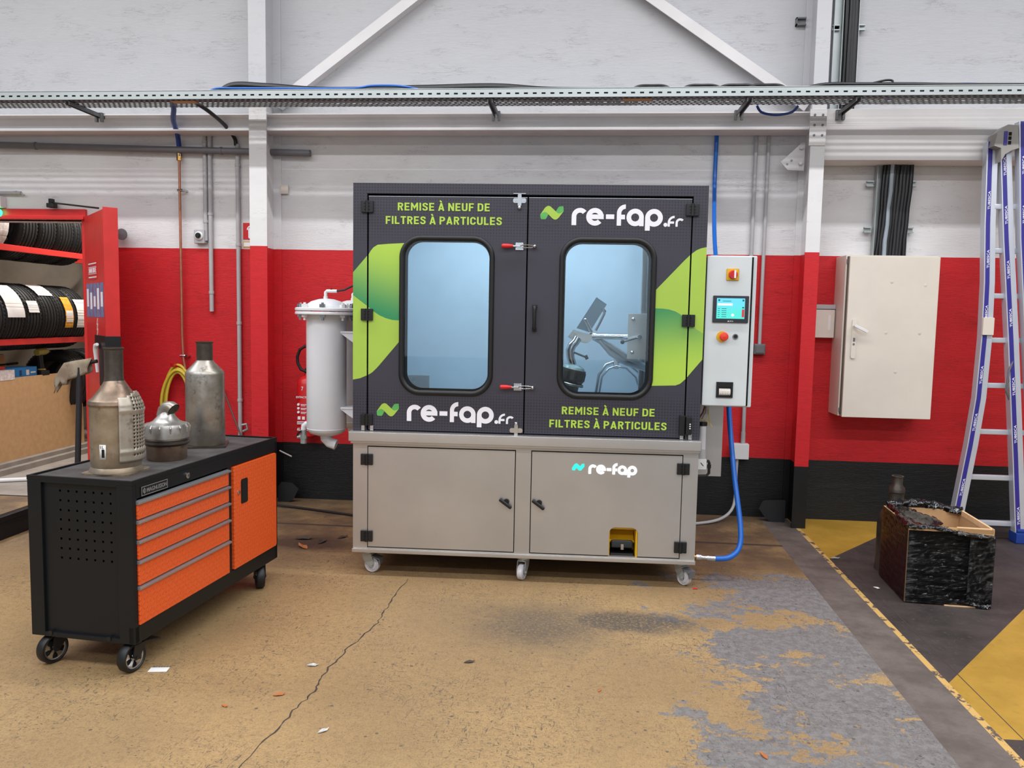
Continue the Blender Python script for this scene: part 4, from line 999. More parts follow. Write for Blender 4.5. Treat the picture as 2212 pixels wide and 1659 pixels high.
for d, x in ((lL, 0.879), (lR, 1.064)):
    b = B(); b.lathe([(0.016, 0), (0.016, -0.012), (0, -0.012)], 'Y', (x + 0.005, -0.002, 0.462), 16)
    b.box(x - 0.042, x + 0.042, -0.03, -0.012, 0.443, 0.463, 0.007, 3, rot=Matrix.Rotation(math.radians(36), 3, 'Y')); b.build('handle', M_black_pl, d)
logo_letters(B(), 1.341, 0.6365, 0.545, False, -0.0045, -0.002).build('lit_lettering', M_lit_white, lR, 0, 'white glowing lettering'); logo_mark(B(), 1.248, 0.651, 0.545, -0.0045, -0.002).build('lit_logo_mark', [M_lit_cyan, M_lit_cyan], lR, 0, 'cyan glowing mark')
# foot pedal recess
b = B(); b.prism([(1.47, 0.165), (1.47, 0.30)] + circ(1.50, 0.30, 0.03, 6, 90, 180)[::-1] + circ(1.593, 0.30, 0.03, 6, 0, 90)[::-1] + [(1.623, 0.165)], y0=0.15, y1=0.16); b.box(1.467, 1.472, 0.02, 0.16, 0.165, 0.31); b.box(1.616, 1.626, 0.006, 0.16, 0.165, 0.32); b.box(1.47, 1.62, 0.02, 0.16, 0.32, 0.33)
b.box(1.474, 1.612, 0.06, 0.15, 0.25, 0.26, rot=Matrix.Rotation(0.5, 3, 'X'))
fp = b.build('pedal_guard', M_yelpl, mt)
b = B(); b.box(1.478, 1.608, 0.03, 0.15, 0.165, 0.178, 0.003); b.box(1.482, 1.604, 0.03, 0.14, 0.195, 0.24, 0.008, rot=Matrix.Rotation(-0.25, 3, 'X')); b.build('foot_pedal', M_black_pl, fp)
b = B(); b.box(1.535, 1.552, 0.024, 0.03, 0.20, 0.232, 0.002); b.build('latch', M_chrome, fp)
# casters
def caster(x, y, ang, brake):
    Mx = Matrix.Translation((x, y, 0)) @ Matrix.Rotation(ang, 4, 'Z')
    b = B(); b.box(-0.045, 0.045, -0.04, 0.04, 0.128, 0.137, 0.002); b.lathe([(0, 0.128), (0.035, 0.128), (0.037, 0.118), (0.03, 0.108), (0, 0.108)], seg=20)
    for s in (-1, 1):
        b.prism([(-0.03, 0.112), (0.032, 0.112), (0.045, 0.06), (0.036, 0.032), (0.018, 0.032), (-0.02, 0.075)], y0=s * 0.024 - 0.0015, y1=s * 0.024 + 0.0015)
    b.box(-0.03, 0.032, -0.024, 0.024, 0.106, 0.112); b.cyl((0.026, -0.03, 0.046), (0.026, 0.03, 0.046), 0.008, seg=10)
    c = b.xform(Mx).build('caster', M_zinc, mt)
    b = B(); b.lathe([(0.014, -0.017), (0.030, -0.017), (0.034, -0.012), (0.040, -0.016), (0.045, -0.012), (0.046, 0), (0.045, 0.012), (0.040, 0.016), (0.034, 0.012), (0.030, 0.017), (0.014, 0.017), (0.014, -0.017)], 'Y', (0.026, 0, 0.046), 28)
    b.xform(Mx).build('wheel', plain('grey_polymer', C(190, 188, 192), 0.5) if 'grey_polymer' not in bpy.data.materials else bpy.data.materials['grey_polymer'], c)
    if brake:
        b = B(); b.box(0.03, 0.085, -0.03, 0.03, 0.092, 0.098, 0.002, rot=Matrix.Rotation(0.28, 3, 'Y')); b.box(0.078, 0.084, -0.022, 0.022, 0.055, 0.092); b.xform(Mx).build('brake_pedal', M_zinc_dk, c)
for x, y, a, br in ((0.075, 0.075, -0.25, True), (0.985, 0.06, -1.9, False), (1.885, 0.075, -0.9, True), (0.075, 0.80, 0.4, False), (0.985, 0.80, 0.4, False), (1.885, 0.80, 0.4, False)): caster(x, y, a, br)

# --- fixture inside the wash chamber
b = B(); b.box(1.650, 1.684, 0.50, 0.53, 0.87, 2.19, 0.003); b.box(1.69, 1.715, 0.70, 0.72, 0.87, 2.19); post = b.build('slide_post', M_ss_bright, mt)
b = B(); b.box(1.566, 1.712, 0.38, 0.39, 1.264, 1.536, 0.002); b.box(1.60, 1.70, 0.39, 0.50, 1.30, 1.50); pl = b.build('carriage_plate', M_ss, mt)
for x in (1.597, 1.685):
    for z in (1.303, 1.502):
        b = B(); b.ball((x, 0.378, z), 0.012, 12, (1, 0.6, 1)); b.build('bolt', M_chrome, pl)
b = B(); b.ring_tube([(1.533, 0.335, 1.366), (1.633, 0.355, 1.397)], 0.006, 10); b.cyl((1.633, 0.335, 1.397), (1.633, 0.38, 1.397), 0.013, seg=14); b.build('lever', M_chrome, pl)
b = B(); b.ball((1.533, 0.335, 1.366), 0.013, 14); b.build('lever_knob', M_black_pl, pl)
b = B(); b.cyl((1.345, 0.40, 1.397), (1.572, 0.40, 1.397), 0.018, seg=18); b.cyl((1.335, 0.40, 1.397), (1.375, 0.40, 1.397), 0.024, seg=18); arm = b.build('clamp_arm', M_chrome, mt)
b = B(); b.ring_tube([(1.350, 0.38, 1.42), (1.311, 0.36, 1.494)], 0.010, 12); b.ball((1.311, 0.36, 1.494), 0.011, 12); b.build('lever', M_ss_bright, arm)
b = B(); b.prism([(1.375, 1.630), (1.438, 1.588), (1.340, 1.418), (1.260, 1.442)], y0=0.405, y1=0.43); b.build('shield_plate', stainless('blue_grey_plate', C(110, 124, 134), 0.4, 0.6), arm)
b = B(); b.prism([(1.242, 1.435), (1.30, 1.415), (1.352, 1.405), (1.355, 1.375), (1.325, 1.352), (1.275, 1.36), (1.208, 1.388)], y0=0.37, y1=0.385)
for x, z in ((1.255, 1.415), (1.228, 1.392), (1.31, 1.365)): b.cyl((x, 0.36, z), (x, 0.37, z), 0.008, seg=8)
b.build('flange_plate', M_ss, arm)
b = B(); b.ring_tube([(1.430, 0.42, 1.545), (1.415, 0.40, 1.56), (1.425, 0.40, 1.535), (1.40, 0.40, 1.48), (1.375, 0.40, 1.43)], 0.008, 10); b.build('handle', M_grey_dk, arm)
b = B(); b.ring_tube([(1.268, 0.36, 1.385), (1.255, 0.355, 1.36), (1.235, 0.35, 1.34), (1.224, 0.35, 1.31), (1.228, 0.35, 1.27), (1.245, 0.355, 1.215)], [0.025, 0.025, 0.027, 0.027, 0.025, 0.022], 16); b.build('elbow_pipe', M_chrome, arm)
b = B(); b.ring_tube([(1.25, 0.35, 1.297), (1.322, 0.33, 1.27)], 0.006, 8); b.cyl((1.316, 0.33, 1.282), (1.328, 0.33, 1.26), 0.010, seg=8); b.build('clamp_screw', M_black_pl, arm)
M_braid = stainless('braided_steel', C(186, 192, 196), 0.4, 0.8, (60, 60, 60))
b = B(); b.ring_tube([(1.36, 0.42, 1.385), (1.41, 0.43, 1.365), (1.45, 0.44, 1.345)], [0.012, 0.018, 0.020], 12); b.ring_tube([(1.45, 0.44, 1.345), (1.52, 0.45, 1.30), (1.58, 0.46, 1.262), (1.68, 0.47, 1.215), (1.80, 0.48, 1.18)], 0.022, 14); b.build('braided_hose', M_braid, arm)
b = B(); b.ring_tube([(1.40, 0.42, 1.37), (1.47, 0.42, 1.29), (1.56, 0.44, 1.235), (1.66, 0.46, 1.205), (1.80, 0.47, 1.16)], 0.013, 12); b.build('braided_hose', M_braid, arm)
b = B(); b.ring_tube([(1.385, 0.60, 0.88), (1.395, 0.60, 1.03), (1.411, 0.60, 1.15), (1.455, 0.60, 1.215), (1.516, 0.60, 1.238), (1.587, 0.60, 1.226), (1.66, 0.60, 1.17), (1.70, 0.60, 1.05), (1.71, 0.60, 0.88)], 0.010, 12)
b.ring_tube([(1.405, 0.58, 0.88), (1.415, 0.58, 1.03), (1.43, 0.58, 1.14), (1.47, 0.58, 1.19), (1.516, 0.58, 1.208), (1.58, 0.58, 1.196), (1.64, 0.58, 1.14), (1.68, 0.58, 1.02), (1.69, 0.58, 0.88)], 0.007, 12)
b.box(1.50, 1.532, 0.575, 0.61, 1.19, 1.25, 0.003); b.build('drain_hoop', M_ss_bright, mt)
b = B(); b.box(0.15, 0.29, MD - 0.05, MD - 0.032, 0.87, 1.10, 0.002)
for z in (1.085, 1.05): b.cyl((0.19, MD - 0.065, z), (0.19, MD - 0.05, z), 0.008, seg=10)
b.build('wall_bracket', M_ss, mt)
# lamp of the wash chamber
L = bpy.data.lights.new('chamber_lamp', 'AREA'); L.shape = 'RECTANGLE'; L.size = 1.5; L.size_y = 0.12; L.energy = 17; L.color = (0.70, 0.87, 1.0)
lo = bpy.data.objects.new('chamber_lamp', L); COL.objects.link(lo)
lo.matrix_world = Matrix.Translation(Vector(MACH[0])) @ Matrix.Rotation(MACH[1], 4, 'Z') @ Matrix.Translation((0.97, 0.22, 2.17)) @ Matrix.Rotation(math.radians(18), 4, 'X')
# exhaust filter clamped inside
t = thing('particle_filter', 'used particle filter clamped inside behind the right window', 'filter', (1.245, 0.35, 1.02), MACH)
Mx = Matrix.Translation((1.252, 0.36, 1.215)) @ Matrix.Rotation(math.radians(12), 4, 'Y')
b = B(); b.lathe([(0, 0.012), (0.03, 0.010), (0.062, -0.004), (0.070, -0.02)], seg=28); b.xform(Mx).build('lid', rusty('pale_oxide', C(170, 186, 184), C(140, 154, 152), C(60, 62, 62)), t)
b = B(); b.lathe([(0.066, -0.016), (0.076, -0.018), (0.078, -0.03), (0.076, -0.085), (0.070, -0.095), (0.056, -0.10), (0.056, -0.26), (0, -0.26)], seg=28)
for k in range(12): a = k * PI / 6; b.box(0.074, 0.080, -0.012, 0.012, -0.08, -0.03, 0.002, rot=Matrix.Rotation(a, 3, 'Z'), piv=(0, 0, 0))
b.xform(Mx).build('canister', M_rustdk, t)
b = B(); b.lathe([(0.078, -0.10), (0.081, -0.103), (0.081, -0.115), (0.056, -0.118)], seg=28); b.xform(Mx).build('clamp_ring', M_rust3, t)
# ------------------------------------------------------------------ control cabinet on the right side
t = thing('control_cabinet', 'light grey control cabinet on right side of the machine', 'control cabinet', (2.1, 0.15, 1.03), MACH)
b = B(); b.box(1.975, 2.232, 0.055, 0.28, 1.026, 1.860, 0.006); body = b.build('housing', M_ltgrey, t)
b = B(); b.box(1.955, 2.196, 0.02, 0.047, 1.034, 1.855, 0.006); dr = b.build('door', M_ltgrey, t)
b = B(); b.box(1.968, 2.21, 0.047, 0.055, 1.034, 1.852); b.build('gap_shade', M_gap, t)  # dark filler painted as the shaded gap behind the door
b = B(); b.box(2.060, 2.127, 0.014, 0.02, 1.722, 1.787, 0.004); sw = b.build('main_switch', M_yelpl, t)
b = B(); b.lathe([(0.024, 0), (0.024, -0.01), (0.020, -0.022), (0, -0.022)], 'Y', (2.094, 0.014, 1.754), 20); b.build('knob', M_redplas, sw)
b = B(); b.box(2.096, 2.106, -0.014, 0.0, 1.734, 1.776, 0.002); b.build('pointer', M_letterwhite, sw)
b = B(); b.box(1.993, 2.186, 0.010, 0.02, 1.493, 1.640, 0.004); ts = b.build('touchscreen', plain('dark_bezel', C(44, 46, 54), 0.4), t)
def screen_mat():
    m = N('screen_glow'); m.base((0, 0, 0, 1)); x, y, z = m.xyz('Generated')
    c = m.mix(m.step(z, 0.2, 1.0), (0.10, 0.82, 0.72, 1), (0.16, 0.72, 0.95, 1)); m.put(m.b.inputs['Emission Color'], c); m.b.inputs['Emission Strength'].default_value = 1.0; return m.m
b = B(); b.box(2.013, 2.164, 0.0085, 0.010, 1.515, 1.626); b.build('screen', screen_mat(), ts)
M_scrw = emit('screen_white', (0.9, 1, 1, 1), 1.0); M_scrd = plain('screen_dark', C(30, 110, 120), 0.4, vary=0); M_scrr = emit('screen_red', (0.75, 0.03, 0.05, 1), 0.8)
b = B(); b.box(2.018, 2.098, 0.0075, 0.0085, 1.586, 1.598); b.prism(circ(2.10, 1.535, 0.008, 14), y0=0.0075, y1=0.0085); b.build('screen_field', M_scrw, ts)
b = B()
for k in range(5): b.box(2.02, 2.03, 0.0076, 0.0085, 1.524 + 0.011 * k, 1.527 + 0.011 * k); b.box(2.04, 2.066, 0.0076, 0.0085, 1.524 + 0.011 * k, 1.527 + 0.011 * k)
b.box(2.02, 2.03, 0.0076, 0.0085, 1.610, 1.62); b.box(2.15, 2.16, 0.0076, 0.0085, 1.610, 1.62); b.box(2.15, 2.16, 0.0076, 0.0085, 1.572, 1.58); b.box(2.045, 2.09, 0.0076, 0.0085, 1.609, 1.612); b.build('screen_text', M_scrd, ts)
b = B(); b.box(2.149, 2.162, 0.0075, 0.0085, 1.524, 1.566); b.build('screen_button', M_scrr, ts)
b = B(); text_into(b, 'DELTA', 2.085, 2.105, 1.4985, 0.006, 0.0088, 0.010); b.prism([(2.074, 1.4985), (2.083, 1.4985), (2.0785, 1.506)], y0=0.0088, y1=0.010); b.build('lettering', M_letterwhite, ts)
b = B(); b.lathe([(0.030, 0.0), (0.030, -0.004), (0, -0.004)], 'Y', (2.050, 0.02, 1.416), 24); es = b.build('stop_button', M_yelpl, t)
b = B(); b.lathe([(0.012, 0), (0.012, -0.014), (0.023, -0.016), (0.024, -0.024), (0.019, -0.031), (0, -0.034)], 'Y', (2.056, 0.016, 1.417), 24); b.build('mushroom_head', plain('red_orange_plastic', C(222, 62, 40), 0.4, vary=0.02), es)
b = B(); b.lathe([(0.015, 0), (0.015, -0.006), (0.010, -0.006), (0.010, 0.002), (0, 0.002)], 'Y', (2.122, 0.02, 1.418), 18); ks = b.build('push_button', M_zinc_dk, t); b = B(); b.lathe([(0.0095, 0), (0.0095, -0.003), (0, -0.003)], 'Y', (2.122, 0.019, 1.418), 18); b.build('cap', M_black_pl, ks)
b = B(); b.prism(rect(2.030, 2.120, 1.081, 1.167), [rect(2.042, 2.110, 1.088, 1.140)], 0.012, 0.02); b.box(2.042, 2.110, 0.0195, 0.021, 1.088, 1.140); pr = b.build('printer', M_black_pl, t)
b = B(); b.lathe([(0.0, -0.031), (0.022, -0.031), (0.022, 0.031), (0, 0.031)], 'X', (2.076, 0.030, 1.112), 20); b.build('paper_roll', plain('receipt_paper', C(214, 206, 194), 0.7, vary=0.05), pr)
for k in range(7):
    b = B(); x = 2.049 + 0.009 * k; b.box(x - 0.001, x + 0.001, 0.0065, 0.0085, 1.10, 1.13); b.build('guide_rib', M_letterwhite, pr)
for z in (1.06, 1.83):
    b = B(); b.cyl((1.962, 0.044, z - 0.012), (1.962, 0.044, z + 0.012), 0.005, seg=8); b.build('hinge', M_zinc, t)
t = thing('backing_sheet', 'plain steel backing sheet below the control cabinet', 'metal sheet', (2.06, 0.30, 0.58), MACH)
b = B(); b.box(1.96, 2.133, 0.30, 0.306, 0.584, 1.06); b.box(1.946, 1.965, 0.30, 0.33, 0.62, 1.05); b.build('sheet', M_ss, t)
t = thing('flow_meter', 'clear flow meter tube with white gauge at machine right side', 'gauge', (1.99, 0.15, 0.61), MACH)
b = B(); b.cyl((1.990, 0.15, 0.77), (1.990, 0.15, 0.91), 0.020, seg=18); b.build('sight_tube', plain('clear_plastic_tube', C(206, 206, 210), 0.2), t)
b = B(); b.cyl((1.990, 0.15, 0.905), (1.990, 0.15, 0.925), 0.024, seg=18); b.build('cap', M_black_pl, t)
b = B(); b.cyl((1.990, 0.15, 0.715), (1.990, 0.15, 0.77), 0.023, seg=18); b.build('coupling', M_grey_pvc, t)
b = B(); b.box(1.962, 2.014, 0.12, 0.17, 0.655, 0.715, 0.004); gg = b.build('gauge_body', M_white_pl, t); b = B(); b.box(1.973, 2.003, 0.1185, 0.12, 0.67, 0.702); b.build('gauge_face', M_paper, gg)
b = B(); b.box(1.986, 1.990, 0.117, 0.1185, 0.674, 0.698, rot=Matrix.Rotation(-0.7, 3, 'Y')); b.build('needle', M_black_pl, gg)
b = B(); b.ring_tube([(2.014, 0.15, 0.70), (2.030, 0.15, 0.70), (2.034, 0.15, 0.69), (2.034, 0.15, 0.63), (2.02, 0.15, 0.615), (1.965, 0.15, 0.612)], 0.008, 10); b.cyl((2.034, 0.15, 0.66), (2.034, 0.15, 0.68), 0.011, seg=10); b.build('elbow_tube', M_black_pl, t)
t = thing('wire_bundle', 'loose grey, red and yellow wires under control cabinet', 'wires', (2.0, 0.15, 0.93), MACH)
b = B(); b.ring_tube([(2.012, 0.15, 1.03), (2.008, 0.15, 0.98), (1.985, 0.15, 0.93)], 0.011, 10); b.build('grey_cable', M_grey_pvc, t)
b = B(); b.ring_tube([(1.998, 0.14, 1.03), (1.985, 0.14, 0.98), (1.96, 0.14, 0.94)], 0.005, 8); b.build('red_wire', plain('dull_red_wire', C(110, 46, 44), 0.5), t)
b = B(); b.ring_tube([(2.014, 0.14, 1.0), (2.02, 0.14, 0.95), (2.03, 0.14, 0.915), (2.04, 0.14, 0.90)], 0.003, 8); b.ring_tube([(1.965, 0.14, 0.935), (1.99, 0.14, 0.945), (2.02, 0.14, 0.92)], 0.003, 8); b.build('yellow_wire', plain('yellow_wire', C(200, 178, 80), 0.5), t)

# ------------------------------------------------------------------ white filter housings on the left side
def housing(label, u, v, dz=0.0):
    t = thing('filter_housing', label, 'filter housing', (u, v, 0.70 + dz), MACH, 'white filter housings on the machine')
    Z = lambda z: z + dz
    b = B(); R = 0.120
    b.lathe([(0, Z(0.752)), (0.06, Z(0.756)), (0.10, Z(0.770)), (R - 0.003, Z(0.792)), (R, Z(0.80)), (R - 0.002, Z(0.803)), (R, Z(0.808)), (R, Z(1.50)), (R - 0.003, Z(1.502))], org=(u, v, 0), seg=40)
    b.build('vessel', M_white_en, t)
    b = B(); b.lathe([(R - 0.002, Z(1.492)), (0.180, Z(1.492)), (0.186, Z(1.496)), (0.186, Z(1.506)), (0.182, Z(1.511)), (0.10, Z(1.511))], org=(u, v, 0), seg=44); b.build('flange', M_white_en, t)
    b = B(); b.lathe([(0.10, Z(1.515)), (0.182, Z(1.515)), (0.186, Z(1.519)), (0.186, Z(1.53)), (0.18, Z(1.535)), (0.128, Z(1.536)), (0.122, Z(1.552)), (0.09, Z(1.574)), (0.045, Z(1.588)), (0, Z(1.592))], org=(u, v, 0), seg=44); lid = b.build('lid', M_white_en, t)
    for k in range(8):
        a = k * PI / 4 + 0.15; x, y = u + 0.157 * math.cos(a), v + 0.157 * math.sin(a)
        b = B(); b.cyl((x, y, Z(1.46)), (x, y, Z(1.565)), 0.008, seg=8); b.cyl((x, y, Z(1.536)), (x, y, Z(1.556)), 0.019, seg=6); b.cyl((x, y, Z(1.478)), (x, y, Z(1.492)), 0.017, seg=6); b.build('bolt', M_white_pl if k % 2 else M_chrome, t)
    b = B(); b.ring_tube([(u - 0.005, v, Z(1.585)), (u - 0.005, v, Z(1.63)), (u + 0.002, v, Z(1.637)), (u + 0.065, v, Z(1.637))], 0.010, 12); b.cyl((u - 0.005, v, Z(1.585)), (u - 0.005, v, Z(1.605)), 0.014, seg=12); b.build('top_elbow', M_white_pl, t)
    b = B(); b.cyl((u + 0.03, v, Z(1.637)), (u + 0.03, v, Z(1.652)), 0.006, seg=8); b.build('valve_knob', M_black_pl, t)
    b = B(); b.ring_tube([(u + 0.06, v, Z(1.637)), (u + 0.11, v, Z(1.645)), (u + 0.16, v, Z(1.67)), (u + 0.20, v, Z(1.66))], 0.006, 8); b.build('air_tube', M_black_rub, t)
    b = B(); b.ring_tube([(u - 0.01, v, Z(0.77)), (u - 0.005, v, Z(0.735)), (u + 0.02, v, Z(0.71)), (u + 0.06, v, Z(0.697))], 0.033, 16); b.build('bottom_elbow', M_white_en, t)
    for z in (1.385, 0.925):
        b = B(); b.box(u + 0.085, -0.001, v - 0.06, v + 0.06, Z(z), Z(z + 0.012), 0.002); b.prism([(u + 0.10, Z(z)), (-0.001, Z(z)), (-0.001, Z(z - 0.11))], y0=v - 0.055, y1=v - 0.05); b.build('bracket', M_white_en, t)
    return t
h1 = housing('front white filter housing with domed bolted lid', -0.258, 0.35)
b = B(); b.ring_tube([(-0.36, 0.35, 0.825), (-0.385, 0.35, 0.822), (-0.400, 0.35, 0.808), (-0.403, 0.35, 0.78)], 0.017, 14); b.build('drain_elbow', M_white_en, h1)
b = B(); b.cyl((-0.403, 0.35, 0.70), (-0.403, 0.35, 0.785), 0.019, seg=16); b.cyl((-0.403, 0.35, 0.73), (-0.403, 0.35, 0.75), 0.023, seg=6); b.ring_tube([(-0.403, 0.35, 0.745), (-0.44, 0.34, 0.74)], 0.011, 10); vv = b.build('drain_valve', M_zinc, h1)
b = B(); b.ring_tube([(-0.44, 0.34, 0.742), (-0.43, 0.33, 0.765), (-0.41, 0.325, 0.778)], 0.006, 8); b.build('lever', M_black_pl, vv)
h2 = housing('rear white filter housing half hidden behind the front one', -0.19, 0.72)

# fire extinguisher on the wall
t = thing('fire_extinguisher', 'red fire extinguisher hung on the wall behind white filter', 'fire extinguisher', (-2.20, -0.11, 0.53))
b = B(); b.lathe([(0, 0.53), (0.07, 0.53), (0.080, 0.54), (0.080, 0.94), (0.074, 0.975), (0.05, 1.0), (0.022, 1.012), (0.022, 1.03), (0, 1.03)], org=(-2.195, -0.11, 0), seg=32); cyl = b.build('cylinder', M_redplas, t)
b = B(); b.cyl((-2.195, -0.11, 1.03), (-2.195, -0.11, 1.06), 0.02, seg=12); b.box(-2.21, -2.14, -0.125, -0.095, 1.06, 1.075, 0.003); b.box(-2.205, -2.13, -0.122, -0.098, 1.09, 1.10, 0.003, rot=Matrix.Rotation(-0.15, 3, 'Y')); b.build('valve_head', M_black_pl, t)
b = B(); b.ring_tube([(-2.20, -0.13, 1.045), (-2.235, -0.14, 1.06), (-2.262, -0.14, 1.11), (-2.265, -0.14, 1.16), (-2.245, -0.14, 1.215), (-2.20, -0.14, 1.245), (-2.15, -0.14, 1.22), (-2.12, -0.14, 1.10), (-2.115, -0.14, 0.9)], 0.012, 10); b.build('hose', M_black_rub, t)
b = B()
for z in (0.86, 0.60):
    pass
Mx = Matrix.Translation((-2.195, -0.192, 0))
for body, z, cap, x0, x1 in (('7', 0.90, 0.03, -0.02, -0.005), ('EXTINCTEUR', 0.84, 0.014, -0.062, 0.05), ('6L EAU', 0.585, 0.022, -0.055, 0.03)): text_into(b, body, x0, x1, z, cap, 0.0, 0.008, 0.01, M=Mx)
for k in range(3):
    b.prism(circ(-0.045, 0.79 - 0.03 * k, 0.010, 10), y0=0.0, y1=0.01, M=Mx); b.prism(rect(-0.025, 0.02, 0.787 - 0.03 * k, 0.792 - 0.03 * k), y0=0.0, y1=0.008, M=Mx); b.prism(rect(-0.025, 0.012, 0.778 - 0.03 * k, 0.782 - 0.03 * k), y0=0.0, y1=0.008, M=Mx)
for x in (-0.05, -0.015): b.prism(rect(x, x + 0.022, 0.672, 0.696), y0=0, y1=0.01, M=Mx)
for k in range(4): b.prism(rect(-0.055, 0.035, 0.655 - 0.007 * k, 0.658 - 0.007 * k), y0=0, y1=0.012, M=Mx)
b.build('printed_label', M_letterwhite, cyl, 0)
b = B(); b.box(-2.215, -2.175, -0.03, 0, 0.93, 0.99, 0.002); b.build('wall_hook', M_black_pl, t)

# ------------------------------------------------------------------ blue hose, wall boxes at right
t = thing('blue_air_hose', 'bright blue air hose hanging down to the machine base', 'hose', (0.85, -1.0, 0))
def spl(pts, sub=10):
    P = [Vector(p) for p in pts]; out = []
    for i in range(len(P) - 1):
        p0, p1, p2, p3 = P[max(i - 1, 0)], P[i], P[i + 1], P[min(i + 2, len(P) - 1)]
        for k in range(sub):
            q = k / sub; out.append(0.5 * ((2 * p1) + (p2 - p0) * q + (2 * p0 - 5 * p1 + 4 * p2 - p3) * q * q + (3 * p1 - p0 - 3 * p2 + p3) * q ** 3))
    return out + [P[-1]]
HX0 = 0.905
b = B(); b.ring_tube(spl([(HX0, -0.03, 2.97), (HX0, -0.03, 2.80), (HX0 - 0.005, -0.06, 2.45), (0.86, -0.45, 2.0), (0.84, -1.0, 1.55), (0.85, -1.18, 1.25), (0.855, -1.25, 0.95), (0.875, -1.38, 0.6), (0.90, -1.5, 0.32), (0.89, -1.55, 0.2), (0.83, -1.58, 0.145), (0.745, -1.585, 0.135)]), 0.0155, 12); b.build('hose', M_blue, t)
b = B(); b.cyl((0.748, -1.585, 0.135), (0.70, -1.585, 0.137), 0.017, seg=14); b.cyl((0.70, -1.585, 0.137), (0.665, -1.585, 0.139), 0.013, seg=14); b.cyl((0.668, -1.585, 0.139), (0.64, -1.585, 0.140), 0.02, seg=14); b.build('coupling', M_chrome, t)
b = B(); b.cyl((0.642, -1.585, 0.140), (0.612, -1.585, 0.142), 0.012, seg=12); b.build('nipple', M_brass, t)
t = thing('wall_switch', 'small dark grey square switch on red wall', 'switch', (1.285, -0.02, 1.25))
b = B(); b.box(1.243, 1.328, -0.045, 0, 1.255, 1.335, 0.008); b.build('housing', M_zinc_dk, t); b = B(); b.box(1.254, 1.317, -0.052, -0.045, 1.266, 1.325, 0.004); b.build('rocker', M_grey_dk, t)
t = thing('junction_box', 'white square junction box low on red wall', 'junction box', (1.172, -0.03, 0.452))
b = B(); b.box(1.107, 1.237, -0.06, 0, 0.454, 0.573, 0.006); b.build('housing', M_white_pl, t); b = B(); b.box(1.109, 1.235, -0.066, -0.0605, 0.456, 0.571, 0.004); b.build('lid', M_white_pl, t)
cable('floor_cable', [(1.155, -0.04, 0.455), (1.15, -0.05, 0.33), (1.15, -0.06, 0.22), (1.12, -0.12, 0.09), (1.02, -0.22, 0.03), (0.85, -0.32, 0.014), (0.6, -0.4, 0.014)], 0.011, M_grey_pvc, 'grey cable from junction box curving onto the floor')
# ------------------------------------------------------------------ cream electrical cabinet on the right wall
t = thing('electrical_cabinet', 'large cream electrical cabinet with lever handle on red wall', 'electrical cabinet', (2.14, -0.14, 0.82))
b = B(); b.box(1.820, 2.455, -0.225, -0.001, 0.830, 1.990, 0.004); b.build('housing', M_cream, t)
b = B(); b.box(1.83, 2.44, -0.245, -0.225, 0.84, 1.98); b.build('gap_shade', plain('brown_gap', C(92, 84, 74), 0.8), t)  # brown filler, its colour stands in for the shaded door gap
b = B(); b.box(1.836, 2.452, -0.268, -0.245, 0.826, 1.980, 0.004); dr = b.build('door', M_cream, t)
b = B(); b.prism(rrect(1.872, 1.904, 1.252, 1.535, 0.012), y0=-0.278, y1=-0.268); b.build('lock_plate', M_cream, dr)
b = B(); b.ring_tube([(1.885, -0.285, 1.485), (1.885, -0.31, 1.485)], 0.009, 10); b.box(1.878, 1.978, -0.322, -0.306, 1.475, 1.495, 0.003, rot=Matrix.Rotation(math.radians(27), 3, 'Y'), piv=(1.885, -0.31, 1.485)); b.build('handle', M_white_pl, dr)
b = B(); b.cyl((1.888, -0.282, 1.355), (1.888, -0.276, 1.355), 0.007, seg=10); b.build('keyhole', M_grey_dk, dr)
b = B(); b.box(1.882, 1.896, -0.281, -0.277, 1.375, 1.40); b.build('keyhole', M_grey_dk, dr)
for x, z in ((2.13, 1.80), (2.11, 1.44), (2.34, 1.44), (2.36, 1.78), (2.19, 1.16)):
    b = B(); b.lathe([(0.012, 0), (0.010, -0.001), (0, -0.001)], 'Y', (x, -0.268, z), 12); b.build('plug_mark', plain('grey_smudge', C(206, 196, 184), 0.6) if 'grey_smudge' not in bpy.data.materials else bpy.data.materials['grey_smudge'], dr)
for z in (0.86, 1.93):
    b = B(); b.box(1.824, 1.836, -0.24, -0.225, z, z + 0.03); b.build('hinge', M_zinc_dk, t)
t = thing('small_distribution_box', 'small cream box behind right column with grey trunk on top', 'box', (1.74, -0.04, 1.39))
b = B(); b.box(1.62, 1.812, -0.07, 0, 1.392, 1.60, 0.004); b.build('housing', M_cream, t); b = B(); b.box(1.765, 1.782, -0.0715, -0.07, 1.45, 1.56); b.build('slot', M_paper, t); b = B(); b.cyl((1.652, -0.074, 1.462), (1.652, -0.07, 1.462), 0.018, seg=14); b.build('knockout', M_grey_dk, t)
b = B(); b.box(1.62, 1.818, -0.06, 0, 1.605, 1.638, 0.003); b.build('cable_duct', M_grey_pvc, t)
